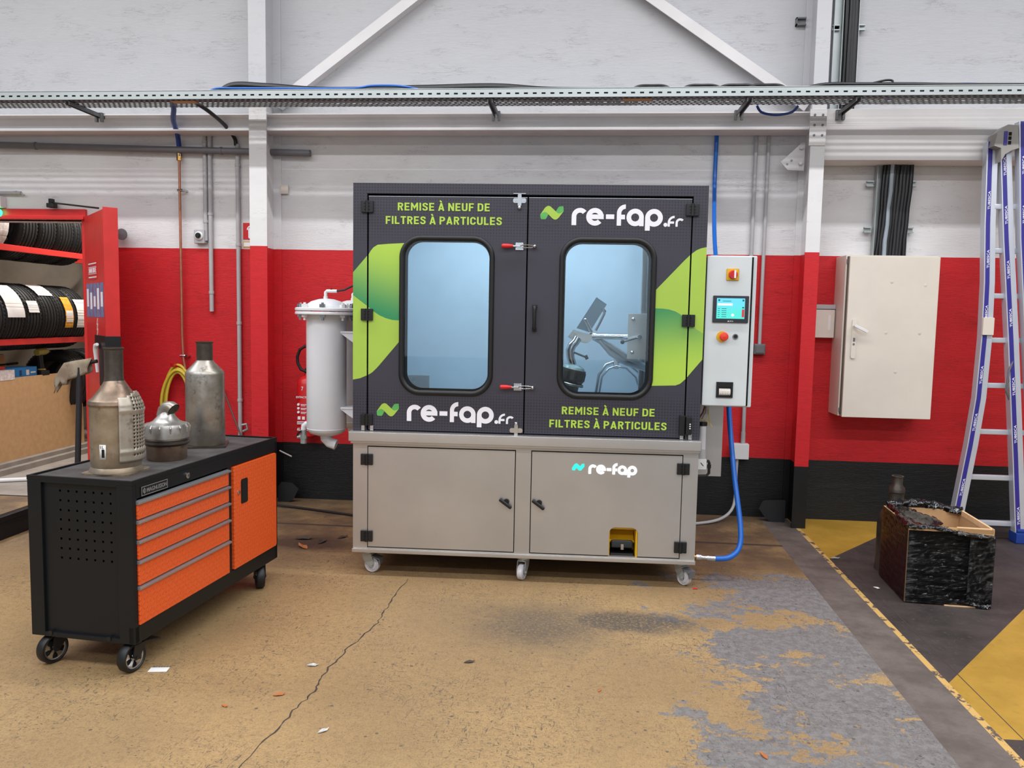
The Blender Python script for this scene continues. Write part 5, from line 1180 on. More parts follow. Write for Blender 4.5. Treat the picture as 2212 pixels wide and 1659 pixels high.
# vertical cable runs above the cabinet
def ladder_run(label, x0, x1, z0, z1, n, y, lean=0.0):
    t = thing('cable_riser', label, 'cable riser', ((x0 + x1) / 2, y, z0), group='vertical cable risers')
    b = B(); b.box(x0 - 0.018, x0 - 0.014, y - 0.02, y + 0.03, z0, z1); b.box(x0 - 0.018, x1 + 0.004, y + 0.028, y + 0.03, z0, z1); b.box(x1 + 0.004, x1 + 0.008, y - 0.02, y + 0.03, z0, z1); b.build('tray_rail', M_zinc, t)
    for k in range(n):
        x = x0 + (x1 - x0) * (k + 0.5) / n; r = (x1 - x0) / n * random.uniform(0.58, 0.78); yy = y - random.uniform(0, 0.02)
        zz = [z0 + (z1 - z0) * j / 6 for j in range(7)]
        b = B(); b.ring_tube([(x + random.uniform(-0.004, 0.004) + lean * j / 6, yy + random.uniform(-0.003, 0.003), z) for j, z in enumerate(zz)], r, 8)
        b.build('cable', M_cable if k != 2 or n < 8 else plain('pale_grey_cable', C(150, 160, 170), 0.5), t)
    for f in (0.28, 0.75):
        for s, x in ((-1, x0 - 0.03), (1, x1 + 0.008)):
            b = B(); xa, xb = sorted((x, x + s * 0.05)); b.box(xa, xb, y - 0.0, y + 0.025, z0 + (z1 - z0) * f - 0.02, z0 + (z1 - z0) * f - 0.012); b.box(xa, xb, y - 0.0, y + 0.025, z0 + (z1 - z0) * f + 0.012, z0 + (z1 - z0) * f + 0.02); b.box(xa, xb, y + 0.02, y + 0.025, z0 + (z1 - z0) * f - 0.02, z0 + (z1 - z0) * f + 0.02); b.build('wall_clip', M_zinc, t)
ladder_run('black cable riser between lintel beam and cream cabinet', 2.075, 2.285, 1.992, 2.70, 9, -0.05, 0.03)
ladder_run('black cable riser above the tray beside right column', 1.775, 1.865, 3.02, 5.2, 4, -0.05)
b = B(); b.box(1.70, 1.765, -0.03, -0.026, 3.05, 5.2); b.box(1.70, 1.704, -0.06, -0.026, 3.05, 5.2); tag(b.build('cable_duct', M_zinc), 'galvanised vertical duct strip beside right column top', 'duct')
t = thing('beam_clamp', 'galvanised U clamp on left side of right column top', 'clamp', (1.46, -0.02, 3.66))
b = B(); b.box(1.44, 1.51, -0.04, 0, 3.655, 3.665); b.box(1.44, 1.51, -0.04, 0, 3.70, 3.71); b.box(1.44, 1.446, -0.04, 0, 3.655, 3.71); b.build('clip', M_zinc_dk, t)

# ------------------------------------------------------------------ ladder at the right edge
t = thing('extension_ladder', 'aluminium extension ladder with violet strips and flared left leg', 'ladder', (2.85, -0.45, 0))
def stile(path, w, label=None, feet=None, front=0.5):
    """box-section rail: grey profile with a violet strip on its left half"""
    b = B(); v = B()
    P = [Vector(p) for p in path]
    n = len(P)
    def ring(bb, p, x0, x1, y0, y1): return [bb.bm.verts.new((p.x + x, p.y + y, p.z)) for x, y in ((x0, y0), (x1, y0), (x1, y1), (x0, y1))]
    for bb, a in ((b, (-w / 2, w / 2, 0, 0.06)), (v, (-w / 2 + 0.008, -w / 2 + w * front, -0.0015, -0.0002))):
        rs = [ring(bb, p, *a) for p in P]
        for r0, r1 in zip(rs, rs[1:]):
            for k in range(4): bb.bm.faces.new((r0[k], r0[(k + 1) % 4], r1[(k + 1) % 4], r1[k]))
        bb.bm.faces.new(rs[0][::-1]); bb.bm.faces.new(rs[-1])
    o = b.build('stile', M_ladder, t, 30, label)
    v.build('violet_strip', M_violet, o, 30)
    # maker's lettering repeated along the strip
    for p, q in zip(P, P[1:]):
        d = q - p; L_ = d.length; k = 0.10
        while k + 0.16 < L_:
            c = p + d * (k / L_)
            ax = d.normalized() * (1 if d.z > 0 else -1); ay = Vector((0, 1, 0)); az = ax.cross(ay) * -1
            az = Vector((-ax.z, 0, ax.x))
            Mx = Matrix(((ax.x, 0, az.x, c.x - w / 2 + 0.008 + w * front * 0.66), (ax.y, 1, az.y, c.y - 0.003), (ax.z, 0, az.z, c.z), (0, 0, 0, 1)))
            lb = B(); text_into(lb, 'TUBESCA', 0.0, 0.125, 0.0, w * front * 0.42, 0.0, 0.0015, 0.01, M=Mx); lb.build('lettering', M_letterwhite, o, 0)
            k += 0.33
    return o
stile([(2.595, -0.42, 0.0), (2.625, -0.415, 0.21), (2.685, -0.41, 0.67), (2.722, -0.40, 1.0), (2.738, -0.39, 1.42), (2.735, -0.38, 1.80), (2.722, -0.36, 2.2), (2.712, -0.34, 2.76)], 0.072, 'flared left stile')
sm = stile([(3.028, -0.45, 0.03), (2.975, -0.44, 0.6), (2.905, -0.41, 1.4), (2.84, -0.38, 2.1), (2.795, -0.35, 2.72)], 0.072, 'middle stile')
stile([(3.24, -0.45, 0.03), (3.10, -0.44, 0.6), (3.00, -0.44, 1.4), (2.93, -0.42, 2.1), (2.88, -0.40, 2.88)], 0.072, 'right stile')
b = B(); b.box(2.985, 3.075, -0.475, -0.37, 0.0, 0.075, 0.008); b.box(2.995, 3.065, -0.465, -0.38, 0.075, 0.10, 0.008); b.build('foot', M_blue_foot, t)
for z, xa in ((0.12, 2.63), (0.443, 2.68), (0.765, 2.715), (1.09, 2.75), (1.405, 2.765), (1.71, 2.765), (2.02, 2.755), (2.32, 2.745)):
    b = B(); b.box(xa, 3.08 - 0.05 * z, -0.385 + 0.02 * z - 0.02, -0.385 + 0.02 * z + 0.015, z - 0.018, z + 0.018, 0.006); b.build('rung', M_ladder, t)
b = B(); b.prism([(2.685, 2.715), (2.70, 2.80), (2.765, 2.855), (2.83, 2.85), (2.845, 2.70), (2.80, 2.685), (2.76, 2.66), (2.735, 2.61), (2.73, 2.70)], y0=-0.42, y1=-0.30); hd = b.build('head_bracket', plain('grey_cast_bracket', C(150, 146, 142), 0.5), t)
b = B(); b.box(2.742, 2.765, -0.424, -0.42, 2.72, 2.81); b.build('sticker', M_violet, hd)
for z in (2.735, 2.765, 2.793):
    b = B(); b.box(2.772, 2.79, -0.424, -0.42, z - 0.011, z + 0.011); b.build('slot', M_gap, hd)
b = B(); b.box(2.702, 2.775, -0.405, -0.36, 1.44, 1.56, 0.003); b.build('label_sleeve', M_cream, t)
b = B(); b.ring_tube([(2.93, -0.40, 1.32), (2.885, -0.42, 1.2), (2.875, -0.42, 1.06), (2.92, -0.40, 0.98)], 0.008, 8); b.build('strap', M_grey_dk, t)

# ------------------------------------------------------------------ film wrapped carton and filter behind it
BOXF = ((1.728, -1.785, 0.0), math.radians(-4.5))
t = thing('wrapped_carton', 'open carton wrapped in black stretch film on the floor', 'box', (0.215, 0.22, 0), BOXF)
W_, D_, H_ = 0.425, 0.46, 0.43
def wall_grid(b, fn, nu, nv, amp, ny):
    g = []
    for i in range(nu + 1):
        row = []
        for j in range(nv + 1):
            u, v = i / nu, j / nv; p = Vector(fn(u, v))
            e = min(1, 8 * min(u, 1 - u)); p += Vector(ny) * amp * e * (0.6 * math.sin(61 * v + 3 * math.sin(4 * u)) * math.sin(5 * u + 9 * v) + random.uniform(-0.5, 0.5))
            row.append(b.bm.verts.new(p))
        g.append(row)
    for i in range(nu):
        for j in range(nv): b.bm.faces.new((g[i][j], g[i + 1][j], g[i + 1][j + 1], g[i][j + 1]))
b = B(); b.prism([(0, 0), (W_, 0), (W_, D_), (0, D_)], [rect(0.012, W_ - 0.012, 0.012, D_ - 0.012)], y0=0.006, y1=H_ - 0.004, M=Matrix(((1, 0, 0, 0), (0, 0, 1, 0), (0, 1, 0, 0), (0, 0, 0, 1)))); b.box(0.012, W_ - 0.012, 0.012, D_ - 0.012, 0.006, 0.012); b.build('carton', M_card, t)
b = B(); b.box(0.20, W_ - 0.03, -0.006, 0.02, 0.0, 0.006); b.build('bottom_flap', M_cardlt, t)
b = B()
wall_grid(b, lambda u, v: (u * W_, -0.004, 0.008 + v * (0.395 if u < 0.55 else 0.385 - 0.0 * u)), 26, 60, 0.0035, (0, -1, 0))
wall_grid(b, lambda u, v: (-0.004, u * D_, 0.008 + v * 0.42), 20, 40, 0.003, (-1, 0, 0))
wall_grid(b, lambda u, v: (W_ + 0.004, u * D_, 0.008 + v * 0.40), 20, 40, 0.003, (1, 0, 0))
wall_grid(b, lambda u, v: (u * W_, D_ + 0.004, 0.008 + v * 0.42), 20, 30, 0.003, (0, 1, 0))
b.build('stretch_film', M_film, t, 50)
def crumple(path, r, n=14, amp=0.45):
    b = B(); P = spl(path, 26); rings = []; ph = [random.uniform(0, 6.28) for _ in range(8)]
    for i, p in enumerate(P):
        tt = (P[min(i + 1, len(P) - 1)] - P[max(i - 1, 0)]).normalized(); nn = tt.orthogonal().normalized(); bn = tt.cross(nn); row = []
        for k in range(n):
            a = 2 * PI * k / n
            m = 1 + amp * (0.55 * math.sin(3 * a + 0.23 * i + ph[0]) + 0.45 * math.sin(2 * a - 0.37 * i + ph[1]) * math.sin(0.19 * i + ph[2]) + 0.35 * math.sin(5 * a + 0.9 * i + ph[3])) + random.uniform(-0.10, 0.10)
            row.append(b.bm.verts.new(p + (nn * math.cos(a) * 1.3 + bn * math.sin(a) * 0.8) * r * m))
        rings.append(row)
    for r0, r1 in zip(rings, rings[1:]):
        for k in range(n): b.bm.faces.new((r0[k], r0[(k + 1) % n], r1[(k + 1) % n], r1[k]))
    b.bm.faces.new(rings[0][::-1]); b.bm.faces.new(rings[-1])
    return b
crumple([(0.0, 0.0, 0.42), (0.10, 0.0, 0.425), (0.19, 0.0, 0.415), (0.26, -0.002, 0.40), (0.35, -0.004, 0.392), (W_, -0.004, 0.385)], 0.009).build('film_rim', M_film_loose, t, 70)
crumple([(0.0, 0.0, 0.42), (0.005, 0.15, 0.43), (0.02, 0.30, 0.435), (0.03, D_, 0.435)], 0.010).build('film_rim', M_film_loose, t, 70)
crumple([(0.02, D_, 0.435), (0.12, D_, 0.45), (0.22, D_, 0.455), (0.33, D_, 0.435), (0.42, D_ - 0.04, 0.425)], 0.016).build('film_rim', M_film_loose, t, 70)
b = B(); n = 16; g = []
for i in range(n + 1):
    row = []
    for j in range(n + 1):
        u, v = i / n, j / n; row.append(b.bm.verts.new((0.005 + 0.17 * u, 0.01 + 0.43 * v, 0.428 + 0.02 * math.sin(7 * u + 5 * v) * u + random.uniform(-0.007, 0.007))))
    g.append(row)
for i in range(n):
    for j in range(n): b.bm.faces.new((g[i][j], g[i + 1][j], g[i + 1][j + 1], g[i][j + 1]))
b.build('film_flap', M_film_loose, t, 70)
b = B(); b.box(0.24, W_ - 0.002, 0.0, 0.012, 0.40, 0.432, 0.003); b.box(W_ - 0.014, W_, 0.0, D_, 0.40, 0.432, 0.003); b.build('torn_edge', M_cardlt, t)
crumple([(W_ - 0.10, -0.008, 0.03), (W_ - 0.05, -0.012, 0.012), (W_, -0.01, 0.02)], 0.009).build('film_tail', M_film_loose, t, 70)
b = B(); wall_grid(b, lambda u, v: (W_ - 0.12 + 0.125 * u, -0.011, 0.02 + 0.36 * v), 10, 30, 0.005, (0, -1, 0)); b.build('film_overlap', M_film, t, 30)
t = thing('particle_filter', 'dark rusty exhaust filter standing behind the wrapped carton', 'filter', (1.885, -1.18, 0))
b = B(); b.lathe([(0, 0), (0.105, 0.0), (0.10, 0.02), (0.10, 0.30), (0.08, 0.36), (0.045, 0.41)], org=(1.885, -1.2, 0), seg=28); b.build('canister', M_rustdk, t)
b = B(); b.lathe([(0.045, 0.41), (0.042, 0.42), (0.042, 0.48), (0.046, 0.485), (0.044, 0.51), (0.030, 0.53), (0.030, 0.575), (0.034, 0.578), (0.034, 0.584), (0.026, 0.584), (0.026, 0.54)], org=(1.885, -1.2, 0), seg=28); b.build('outlet_neck', M_rustdk, t)
b = B(); b.cyl((1.915, -1.235, 0.43), (1.935, -1.25, 0.436), 0.013, seg=8); b.build('sensor_boss', M_rust3, t)
#EOF2
# ------------------------------------------------------------------ orange drawer trolley
TRO = ((-1.8387, -3.1367, 0.0), 1.4754)
TW, TD, T0, T1 = 1.2226, 0.4875, 0.130, 0.8053
t = thing('tool_trolley', 'black tool trolley with orange drawers and door on casters', 'tool trolley', (TW / 2, TD / 2, 0), TRO)
b = B()
# near end: corner posts, top and bottom flange, pierced panel
holes = [rect(0.109 + 0.0390 * i - 0.0045, 0.109 + 0.0390 * i + 0.0045, 0.469 + 0.0404 * j - 0.0045, 0.469 + 0.0404 * j + 0.0045) for i in range(7) for j in range(8)]
def endcap(b, x, s):
    M = Matrix(((0, 1, 0, x), (1, 0, 0, 0), (0, 0, 1, 0), (0, 0, 0, 1)))
    b.prism(rect(0.06, 0.43, 0.15, 0.792), holes if s > 0 else [], y0=0.014 * s, y1=0.016 * s, M=M)
    xa, xb = sorted((x, x + 0.03 * s))
    b.box(xa, xb, 0.0, 0.072, T0, T1 - 0.012, 0.004); b.box(xa, xb, 0.422, TD, T0, T1 - 0.012, 0.004); b.box(xa, xb, 0.07, 0.425, 0.785, T1 - 0.012, 0.002); b.box(xa, xb, 0.07, 0.425, T0, 0.150, 0.002)
endcap(b, 0.0, 1); endcap(b, TW, -1)
b.box(0.03, TW - 0.03, TD - 0.004, TD, T0, T1 - 0.012); b.box(0.02, TW - 0.02, 0.01, TD - 0.01, T0, T0 + 0.012)
# front frame
b.box(0.02, TW - 0.0, 0.0, 0.03, 0.735, T1 - 0.012, 0.003); b.box(0.0, TW, 0.0, 0.03, T0, 0.205, 0.003); b.box(0.718, 0.750, 0.002, 0.03, 0.2, 0.74, 0.002); b.box(TW - 0.026, TW, 0.0, 0.03, 0.2, 0.74, 0.002)
b.build('cabinet_body', M_trolley, t)
b = B(); b.box(0.03, TW - 0.03, 0.034, 0.05, 0.16, 0.78); b.build('inner_panel', M_gap, t)
b = B(); b.prism(rect(0, TW, 0, TD), [rect(0.012, TW - 0.012, 0.010, TD - 0.010)], y0=0.793, y1=0.812, M=Matrix(((1, 0, 0, 0), (0, 0, 1, 0), (0, 1, 0, 0), (0, 0, 0, 1)))); b.build('top_rim', M_trolley, t)
b = B(); b.box(0.012, TW - 0.012, 0.010, TD - 0.010, 0.793, 0.8045); b.build('top_mat', M_mat, t)
tops = [0.724, 0.643, 0.560, 0.476, 0.368, 0.213]
for k in range(5):
    zt, zb = tops[k], tops[k + 1] + (0.012 if k < 4 else 0.0)
    b = B(); b.box(0.024, 0.712, -0.008, 0.03, zb - 0.006, zt - 0.008, 0.003); d = b.build('drawer', M_orange, t)
    b = B(); b.prism([(-0.020, zt - 0.002), (0.004, zt + 0.003), (0.004, zt - 0.012), (-0.010, zt - 0.013), (-0.018, zt - 0.010)], y0=-0.716, y1=-0.022, M=Matrix(((0, -1, 0, 0), (1, 0, 0, 0), (0, 0, 1, 0), (0, 0, 0, 1)))); b.build('pull_strip', M_alu, d)
b = B(); b.box(0.756, 1.192, -0.010, 0.03, 0.208, 0.730, 0.004); d = b.build('door', M_orange, t)
b = B(); b.prism(rrect(0.820, 0.884, 0.530, 0.655, 0.010), y0=-0.0125, y1=-0.010); h = b.build('grip_recess', M_black_pl, d)
b = B(); b.prism(rrect(0.830, 0.874, 0.540, 0.645, 0.008), y0=-0.0132, y1=-0.0126); b.build('recess_shade', M_gap, h)  # flat dark plate painted as the shade inside the grip
b = B(); b.lathe([(0.010, 0), (0.010, -0.006), (0.007, -0.008), (0, -0.008)], 'Y', (0.794, -0.010, 0.595), 14); b.build('lock', M_chrome, d)
b = B(); b.box(1.192, 1.197, -0.008, 0.02, 0.215, 0.725); b.build('hinge_edge', M_orange_pl, d)
b = B(); b.lathe([(0.014, 0), (0.014, -0.006), (0.010, -0.008), (0, -0.008)], 'Y', (0.377, 0.0, 0.764), 16); b.box(0.375, 0.379, -0.0085, -0.008, 0.759, 0.769, mi=1); b.build('drawer_lock', [M_chrome, M_gap], t)
b = B(); b.box(0.052, 0.230, -0.0035, 0.0, 0.738, 0.780, 0.001); bd = b.build('maker_badge', M_black_pl, t)
b = B(); b.prism(rect(0.054, 0.228, 0.740, 0.778), [rect(0.0565, 0.2255, 0.7425, 0.7755)], -0.0045, -0.0035)
text_into(b, 'MAGNUSSON', 0.089, 0.222, 0.7505, 0.0165, -0.0045, -0.0035, 0.012)
b.prism(circ(0.073, 0.759, 0.0095, 20), [circ(0.073, 0.759, 0.0075, 20)], -0.0045, -0.0035); b.prism(rect(0.0715, 0.0745, 0.7465, 0.772), y0=-0.0046, y1=-0.0035); b.prism(rect(0.068, 0.0695, 0.752, 0.766), y0=-0.0046, y1=-0.0035)
b.build('lettering', M_alu, bd, 0)
for y in (0.12, 0.395):
    b = B(); b.cyl((-0.004, y, 0.147), (0.006, y, 0.147), 0.010, seg=10); b.build('bolt', M_black_pl, t)
def trolley_caster(x, y, ang, brake):
    Mx = Matrix.Translation((x, y, 0)) @ Matrix.Rotation(ang, 4, 'Z')
    b = B(); b.box(-0.035, 0.035, -0.03, 0.03, 0.122, 0.1295, 0.002); b.lathe([(0, 0.122), (0.03, 0.122), (0.028, 0.112), (0, 0.112)], seg=18)
    for s in (-1, 1): b.prism([(-0.03, 0.116), (0.03, 0.116), (0.036, 0.085), (0.030, 0.052), (0.010, 0.052), (-0.020, 0.09)], y0=s * 0.028 - 0.002, y1=s * 0.028 + 0.002)
    b.cyl((0.02, -0.034, 0.0625), (0.02, 0.034, 0.0625), 0.007, seg=10)
    c = b.xform(Mx).build('caster', M_black_pl, t)
    b = B(); b.lathe([(0.046, -0.016), (0.052, -0.022), (0.058, -0.021), (0.0625, -0.014), (0.0625, 0.014), (0.058, 0.021), (0.052, 0.022), (0.046, 0.016), (0.046, -0.016)], 'Y', (0.02, 0, 0.0625), 36); w = b.xform(Mx).build('tyre', M_black_rub, c)
    b = B()
    for s in (-1, 1):
        b.lathe([(0.0, s * 0.015), (0.012, s * 0.015), (0.014, s * 0.011)], 'Y', (0.02, 0, 0.0625), 20)
        b.lathe([(0.040, s * 0.011), (0.042, s * 0.016), (0.047, s * 0.017)], 'Y', (0.02, 0, 0.0625), 36)
        for k in range(5):
            a = 2 * PI * k / 5 + 0.3
            pts = [(0.012, -0.006), (0.030, -0.008), (0.042, -0.016), (0.042, 0.016), (0.030, 0.008), (0.012, 0.006)]
            R = [(0.02 + p * math.cos(a) - q * math.sin(a), 0.0625 + p * math.sin(a) + q * math.cos(a)) for p, q in pts]
            b.prism(R, y0=s * 0.010, y1=s * 0.015)
    b.xform(Mx).build('wheel_rim', M_chrome, c)
    b = B(); b.lathe([(0, -0.008), (0.045, -0.008), (0.045, 0.008), (0, 0.008)], 'Y', (0.02, 0, 0.0625), 24); b.xform(Mx).build('hub_disc', M_gap, c)
    if brake:
        b = B(); b.box(-0.118, -0.02, -0.028, 0.028, 0.100, 0.108, 0.003, rot=Matrix.Rotation(-0.22, 3, 'Y'))
        for k in range(3): b.box(-0.085 + 0.012 * k, -0.080 + 0.012 * k, -0.024, 0.024, 0.108, 0.111, rot=Matrix.Rotation(-0.22, 3, 'Y'), piv=(-0.055, 0, 0.104))
        b.xform(Mx).build('brake_pedal', M_black_pl, c)
trolley_caster(0.058, 0.045, math.radians(172), True); trolley_caster(1.10, 0.045, math.radians(215), True); trolley_caster(0.06, 0.42, math.radians(165), False); trolley_caster(1.12, 0.43, math.radians(190), False)

# three exhaust filters on the trolley
ZT = 0.8047
t = thing('exhaust_filter', 'tan burnt exhaust filter with perforated shield and barcode tag', 'exhaust filter', (-2.03, -2.93, ZT), group='exhaust filters on the trolley')
cx, cy = -2.030, -2.930
b = B(); b.lathe([(0, ZT + 0.03), (0.098, ZT + 0.03), (0.101, ZT + 0.05), (0.101, 1.09), (0.103, 1.10), (0.099, 1.115), (0.09, 1.118)], org=(cx, cy, 0), seg=40); b.build('canister', M_rust1, t)
b = B(); b.lathe([(0.104, 1.094), (0.107, 1.102), (0.103, 1.116), (0.088, 1.128), (0.06, 1.165), (0.042, 1.195), (0.039, 1.20)], org=(cx, cy, 0), seg=40); b.build('cone', M_rust2, t)
b = B(); b.lathe([(0.040, 1.196), (0.037, 1.215), (0.037, 1.33), (0.041, 1.335), (0.041, 1.340), (0.034, 1.340), (0.034, 1.25)], org=(cx - 0.002, cy, 0), seg=32); b.build('inlet_neck', M_rustdk, t)
b = B(); b.prism(rrect(cx - 0.108, cx + 0.106, cy - 0.098, cy + 0.098, 0.03), y0=ZT, y1=ZT + 0.008, M=Matrix(((1, 0, 0, 0), (0, 0, 1, 0), (0, 1, 0, 0), (0, 0, 0, 1)))); b.lathe([(0.098, ZT + 0.03), (0.108, ZT + 0.012), (0.108, ZT + 0.008)], org=(cx, cy, 0), seg=32); b.build('base_flange', M_rust1, t)
# shield: curved sheet on the right with rows of real holes
b = B(); RS = 0.112; n_a, n_z = 26, 40; a0, a1 = math.radians(-52), math.radians(62); z0, z1 = 0.862, 1.165
vert = {}
def sv(i, j):
    if (i, j) not in vert:
        a = a0 + (a1 - a0) * i / n_a; z = z0 + (z1 - z0) * j / n_z
        rr = RS + (0.004 if any(abs(z - q) < 0.008 for q in (0.905, 1.075)) else 0) - (max(0, z - 1.10) * 0.45)
        vert[(i, j)] = b.bm.verts.new((cx + rr * math.cos(a), cy + rr * math.sin(a), z))
    return vert[(i, j)]
for i in range(n_a):
    for j in range(n_z):
        if i % 2 == 1 and j % 2 == 1 and 6 < i < 25 and 2 < j < 36 and j not in (5, 27): continue
        if j >= n_z - 1 - abs(i - 13) // 3 and j > n_z - 5: continue
        b.bm.faces.new((sv(i, j), sv(i + 1, j), sv(i + 1, j + 1), sv(i, j + 1)))
o = b.build('perforated_shield', M_perf, t, 40); o.modifiers.new('thickness', 'SOLIDIFY').thickness = 0.0018
b = B(); aa = math.radians(-88)
for k in range(6):
    p, q = aa + (k - 3) * 0.045, aa + (k - 2) * 0.045; R = 0.1018
    b.poly([(cx + R * math.cos(p), cy + R * math.sin(p), 0.875), (cx + R * math.cos(q), cy + R * math.sin(q), 0.875), (cx + R * math.cos(q), cy + R * math.sin(q), 0.938), (cx + R * math.cos(p), cy + R * math.sin(p), 0.938)])
tagp = b.build('paper_tag', M_paper, t, 60); tagp.modifiers.new('thickness', 'SOLIDIFY').thickness = 0.001
b = B(); R = 0.1032
for k in range(7):
    a = aa + (k - 1.5) * 0.016; x, y = cx + R * math.cos(a), cy + R * math.sin(a)
    w = (0.0008, 0.0004, 0.001)[k % 3]; b.box(x - w, x + w, y - 0.0006, y + 0.0006, 0.884, 0.918)
text_into(b, '1L', cx + R * math.cos(aa) - 0.009, cx + R * math.cos(aa) + 0.006, 0.921, 0.013, cy + R * math.sin(aa) - 0.0008, cy + R * math.sin(aa) + 0.0003)
b.build('barcode', M_black_pl, tagp, 0)
t = thing('exhaust_filter', 'short burnt exhaust filter with ribbed steel cap and elbow', 'exhaust filter', (-1.985, -2.60, ZT), group='exhaust filters on the trolley')
cx, cy = -1.985, -2.60
b = B(); b.lathe([(0, ZT), (0.086, ZT), (0.089, ZT + 0.006), (0.090, 0.885), (0.084, 0.89)], org=(cx, cy, 0), seg=40); b.build('canister', M_rust2, t)
b = B(); b.lathe([(0.088, 0.872), (0.096, 0.876), (0.103, 0.884), (0.103, 0.889), (0.094, 0.893), (0.094, 0.899), (0.100, 0.902), (0.098, 0.906)], org=(cx, cy, 0), seg=40); b.build('clamp_ring', M_rustdk, t)
b = B(); b.lathe([(0.096, 0.904), (0.100, 0.908), (0.101, 0.955), (0.094, 0.972), (0.075, 0.978), (0.06, 0.985), (0.042, 1.005), (0.033, 1.025), (0.031, 1.035)], org=(cx, cy, 0), seg=40)
for k in range(14):
    a = 2 * PI * k / 14; b.ring_tube([(cx + 0.100 * math.cos(a), cy + 0.100 * math.sin(a), 0.935), (cx + 0.102 * math.cos(a), cy + 0.102 * math.sin(a), 0.958), (cx + 0.094 * math.cos(a), cy + 0.094 * math.sin(a), 0.972)], [0.003, 0.005, 0.003], 8)
b.build('cap', M_scrapmetal, t)
b = B(); b.ring_tube([(cx - 0.01, cy, 1.01), (cx - 0.005, cy - 0.003, 1.035), (cx + 0.012, cy - 0.008, 1.05), (cx + 0.032, cy - 0.014, 1.05), (cx + 0.047, cy - 0.018, 1.04)], [0.034, 0.031, 0.030, 0.030, 0.031], 18, cap=False); b.ring_tube([(cx + 0.047, cy - 0.018, 1.04), (cx + 0.040, cy - 0.016, 1.045)], [0.026, 0.026], 18, mi=1); b.build('elbow', [M_rust3, M_rustdk], t)
t = thing('exhaust_filter', 'tall grey bottle-shaped exhaust filter on a square flange', 'exhaust filter', (-1.985, -2.21, ZT), group='exhaust filters on the trolley')
cx, cy = -1.985, -2.215
b = B(); b.prism(rrect(cx - 0.10, cx + 0.105, cy - 0.10, cy + 0.10, 0.014), y0=ZT, y1=ZT + 0.009, M=Matrix.Translation((cx, cy, 0)) @ Matrix.Rotation(0.35, 4, 'Z') @ Matrix.Translation((-cx, -cy, 0)) @ Matrix(((1, 0, 0, 0), (0, 0, 1, 0), (0, 1, 0, 0), (0, 0, 0, 1)))); b.build('base_flange', M_rustdk, t)
b = B(); b.lathe([(0, ZT + 0.008), (0.092, ZT + 0.008), (0.096, ZT + 0.014), (0.096, 1.178), (0.094, 1.19), (0.088, 1.198), (0.045, 1.243), (0.041, 1.25)], org=(cx, cy, 0), seg=40); b.build('canister', M_rust3, t)
b = B(); b.lathe([(0.041, 1.246), (0.040, 1.26), (0.0395, 1.335), (0.043, 1.34), (0.044, 1.345), (0.037, 1.345), (0.036, 1.27)], org=(cx, cy, 0), seg=32); b.build('inlet_neck', M_rustdk, t)

# ------------------------------------------------------------------ yellow hose coil on the wall and small pieces
t = thing('hose_coil', 'coiled yellow air hose hanging on the red left wall', 'hose', (-3.3, -0.06, 0.6))
M_yhose = plain('yellow_hose', C(206, 184, 60), 0.4, vary=0.05)
for k, (w, h) in enumerate(((0.13, 0.30), (0.115, 0.27), (0.10, 0.24), (0.14, 0.26))):
    b = B(); P = []
    for i in range(33):
        a = 2 * PI * i / 32; P.append((-3.29 + 0.008 * k + w * math.cos(a) * (1 - 0.15 * math.sin(a)), -0.05 - 0.018 * k, 0.78 + h * math.sin(a) * 0.95))
    b.ring_tube(P[:-1], 0.011, 10, closed=True); b.build('hose_loop', M_yhose, t)
b = B(); b.ring_tube([(-3.215, -0.06, 0.95), (-3.215, -0.06, 0.86), (-3.215, -0.06, 0.5)], 0.011, 10); b.build('hose_end', M_yhose, t)
b = B(); b.cyl((-3.215, -0.06, 0.86), (-3.215, -0.06, 0.95), 0.016, seg=12); b.cyl((-3.215, -0.06, 0.93), (-3.215, -0.06, 0.985), 0.012, seg=12); b.build('coupling', M_brass, t)
b = B(); b.ring_tube([(-3.30, 0, 1.06), (-3.30, -0.12, 1.06), (-3.30, -0.13, 1.09)], 0.010, 8); b.build('wall_hook', M_redplas, t)
t = thing('steel_rod', 'thin dark steel rod leaning on the wall beside left column', 'rod', (-2.80, -0.12, 0.0))
b = B(); b.ring_tube([(-2.93, -0.02, 0.88), (-2.68, -0.22, 0.50), (-2.40, -0.50, 0.012)], 0.007, 8); b.build('rod', plain('brown_steel', C(84, 66, 60), 0.5, 0.3), t)
b = B(); b.ring_tube([(-2.74, -0.10, 0.60), (-2.70, -0.10, 0.61), (-2.69, -0.10, 0.57), (-2.73, -0.10, 0.55)], 0.010, 8); b.build('clip', M_zinc, t)
b = B(); b.ring_tube([(-2.46, -0.02, 0.39), (-2.36, -0.02, 0.345)], 0.006, 8); tag(b.build('white_stick', M_paper), 'short white stick resting against the black wall', 'stick')
t = thing('paper_note', 'white torn spiral note lying beside trolley front wheel', 'paper', (-1.775, -3.06, 0.0))
b = B(); b.box(-1.815, -1.738, -3.093, -3.053, 0.0012, 0.003, rot=Matrix.Rotation(0.16, 3, 'Z')); b.build('sheet', M_paper, t)
b = B()
for k in range(7): b.cyl((-1.812 + 0.011 * k, -3.054 + 0.0018 * k, 0.003), (-1.810 + 0.011 * k, -3.046 + 0.0018 * k, 0.005), 0.0016, seg=6)
b.build('torn_binding', M_grey_dk, t)
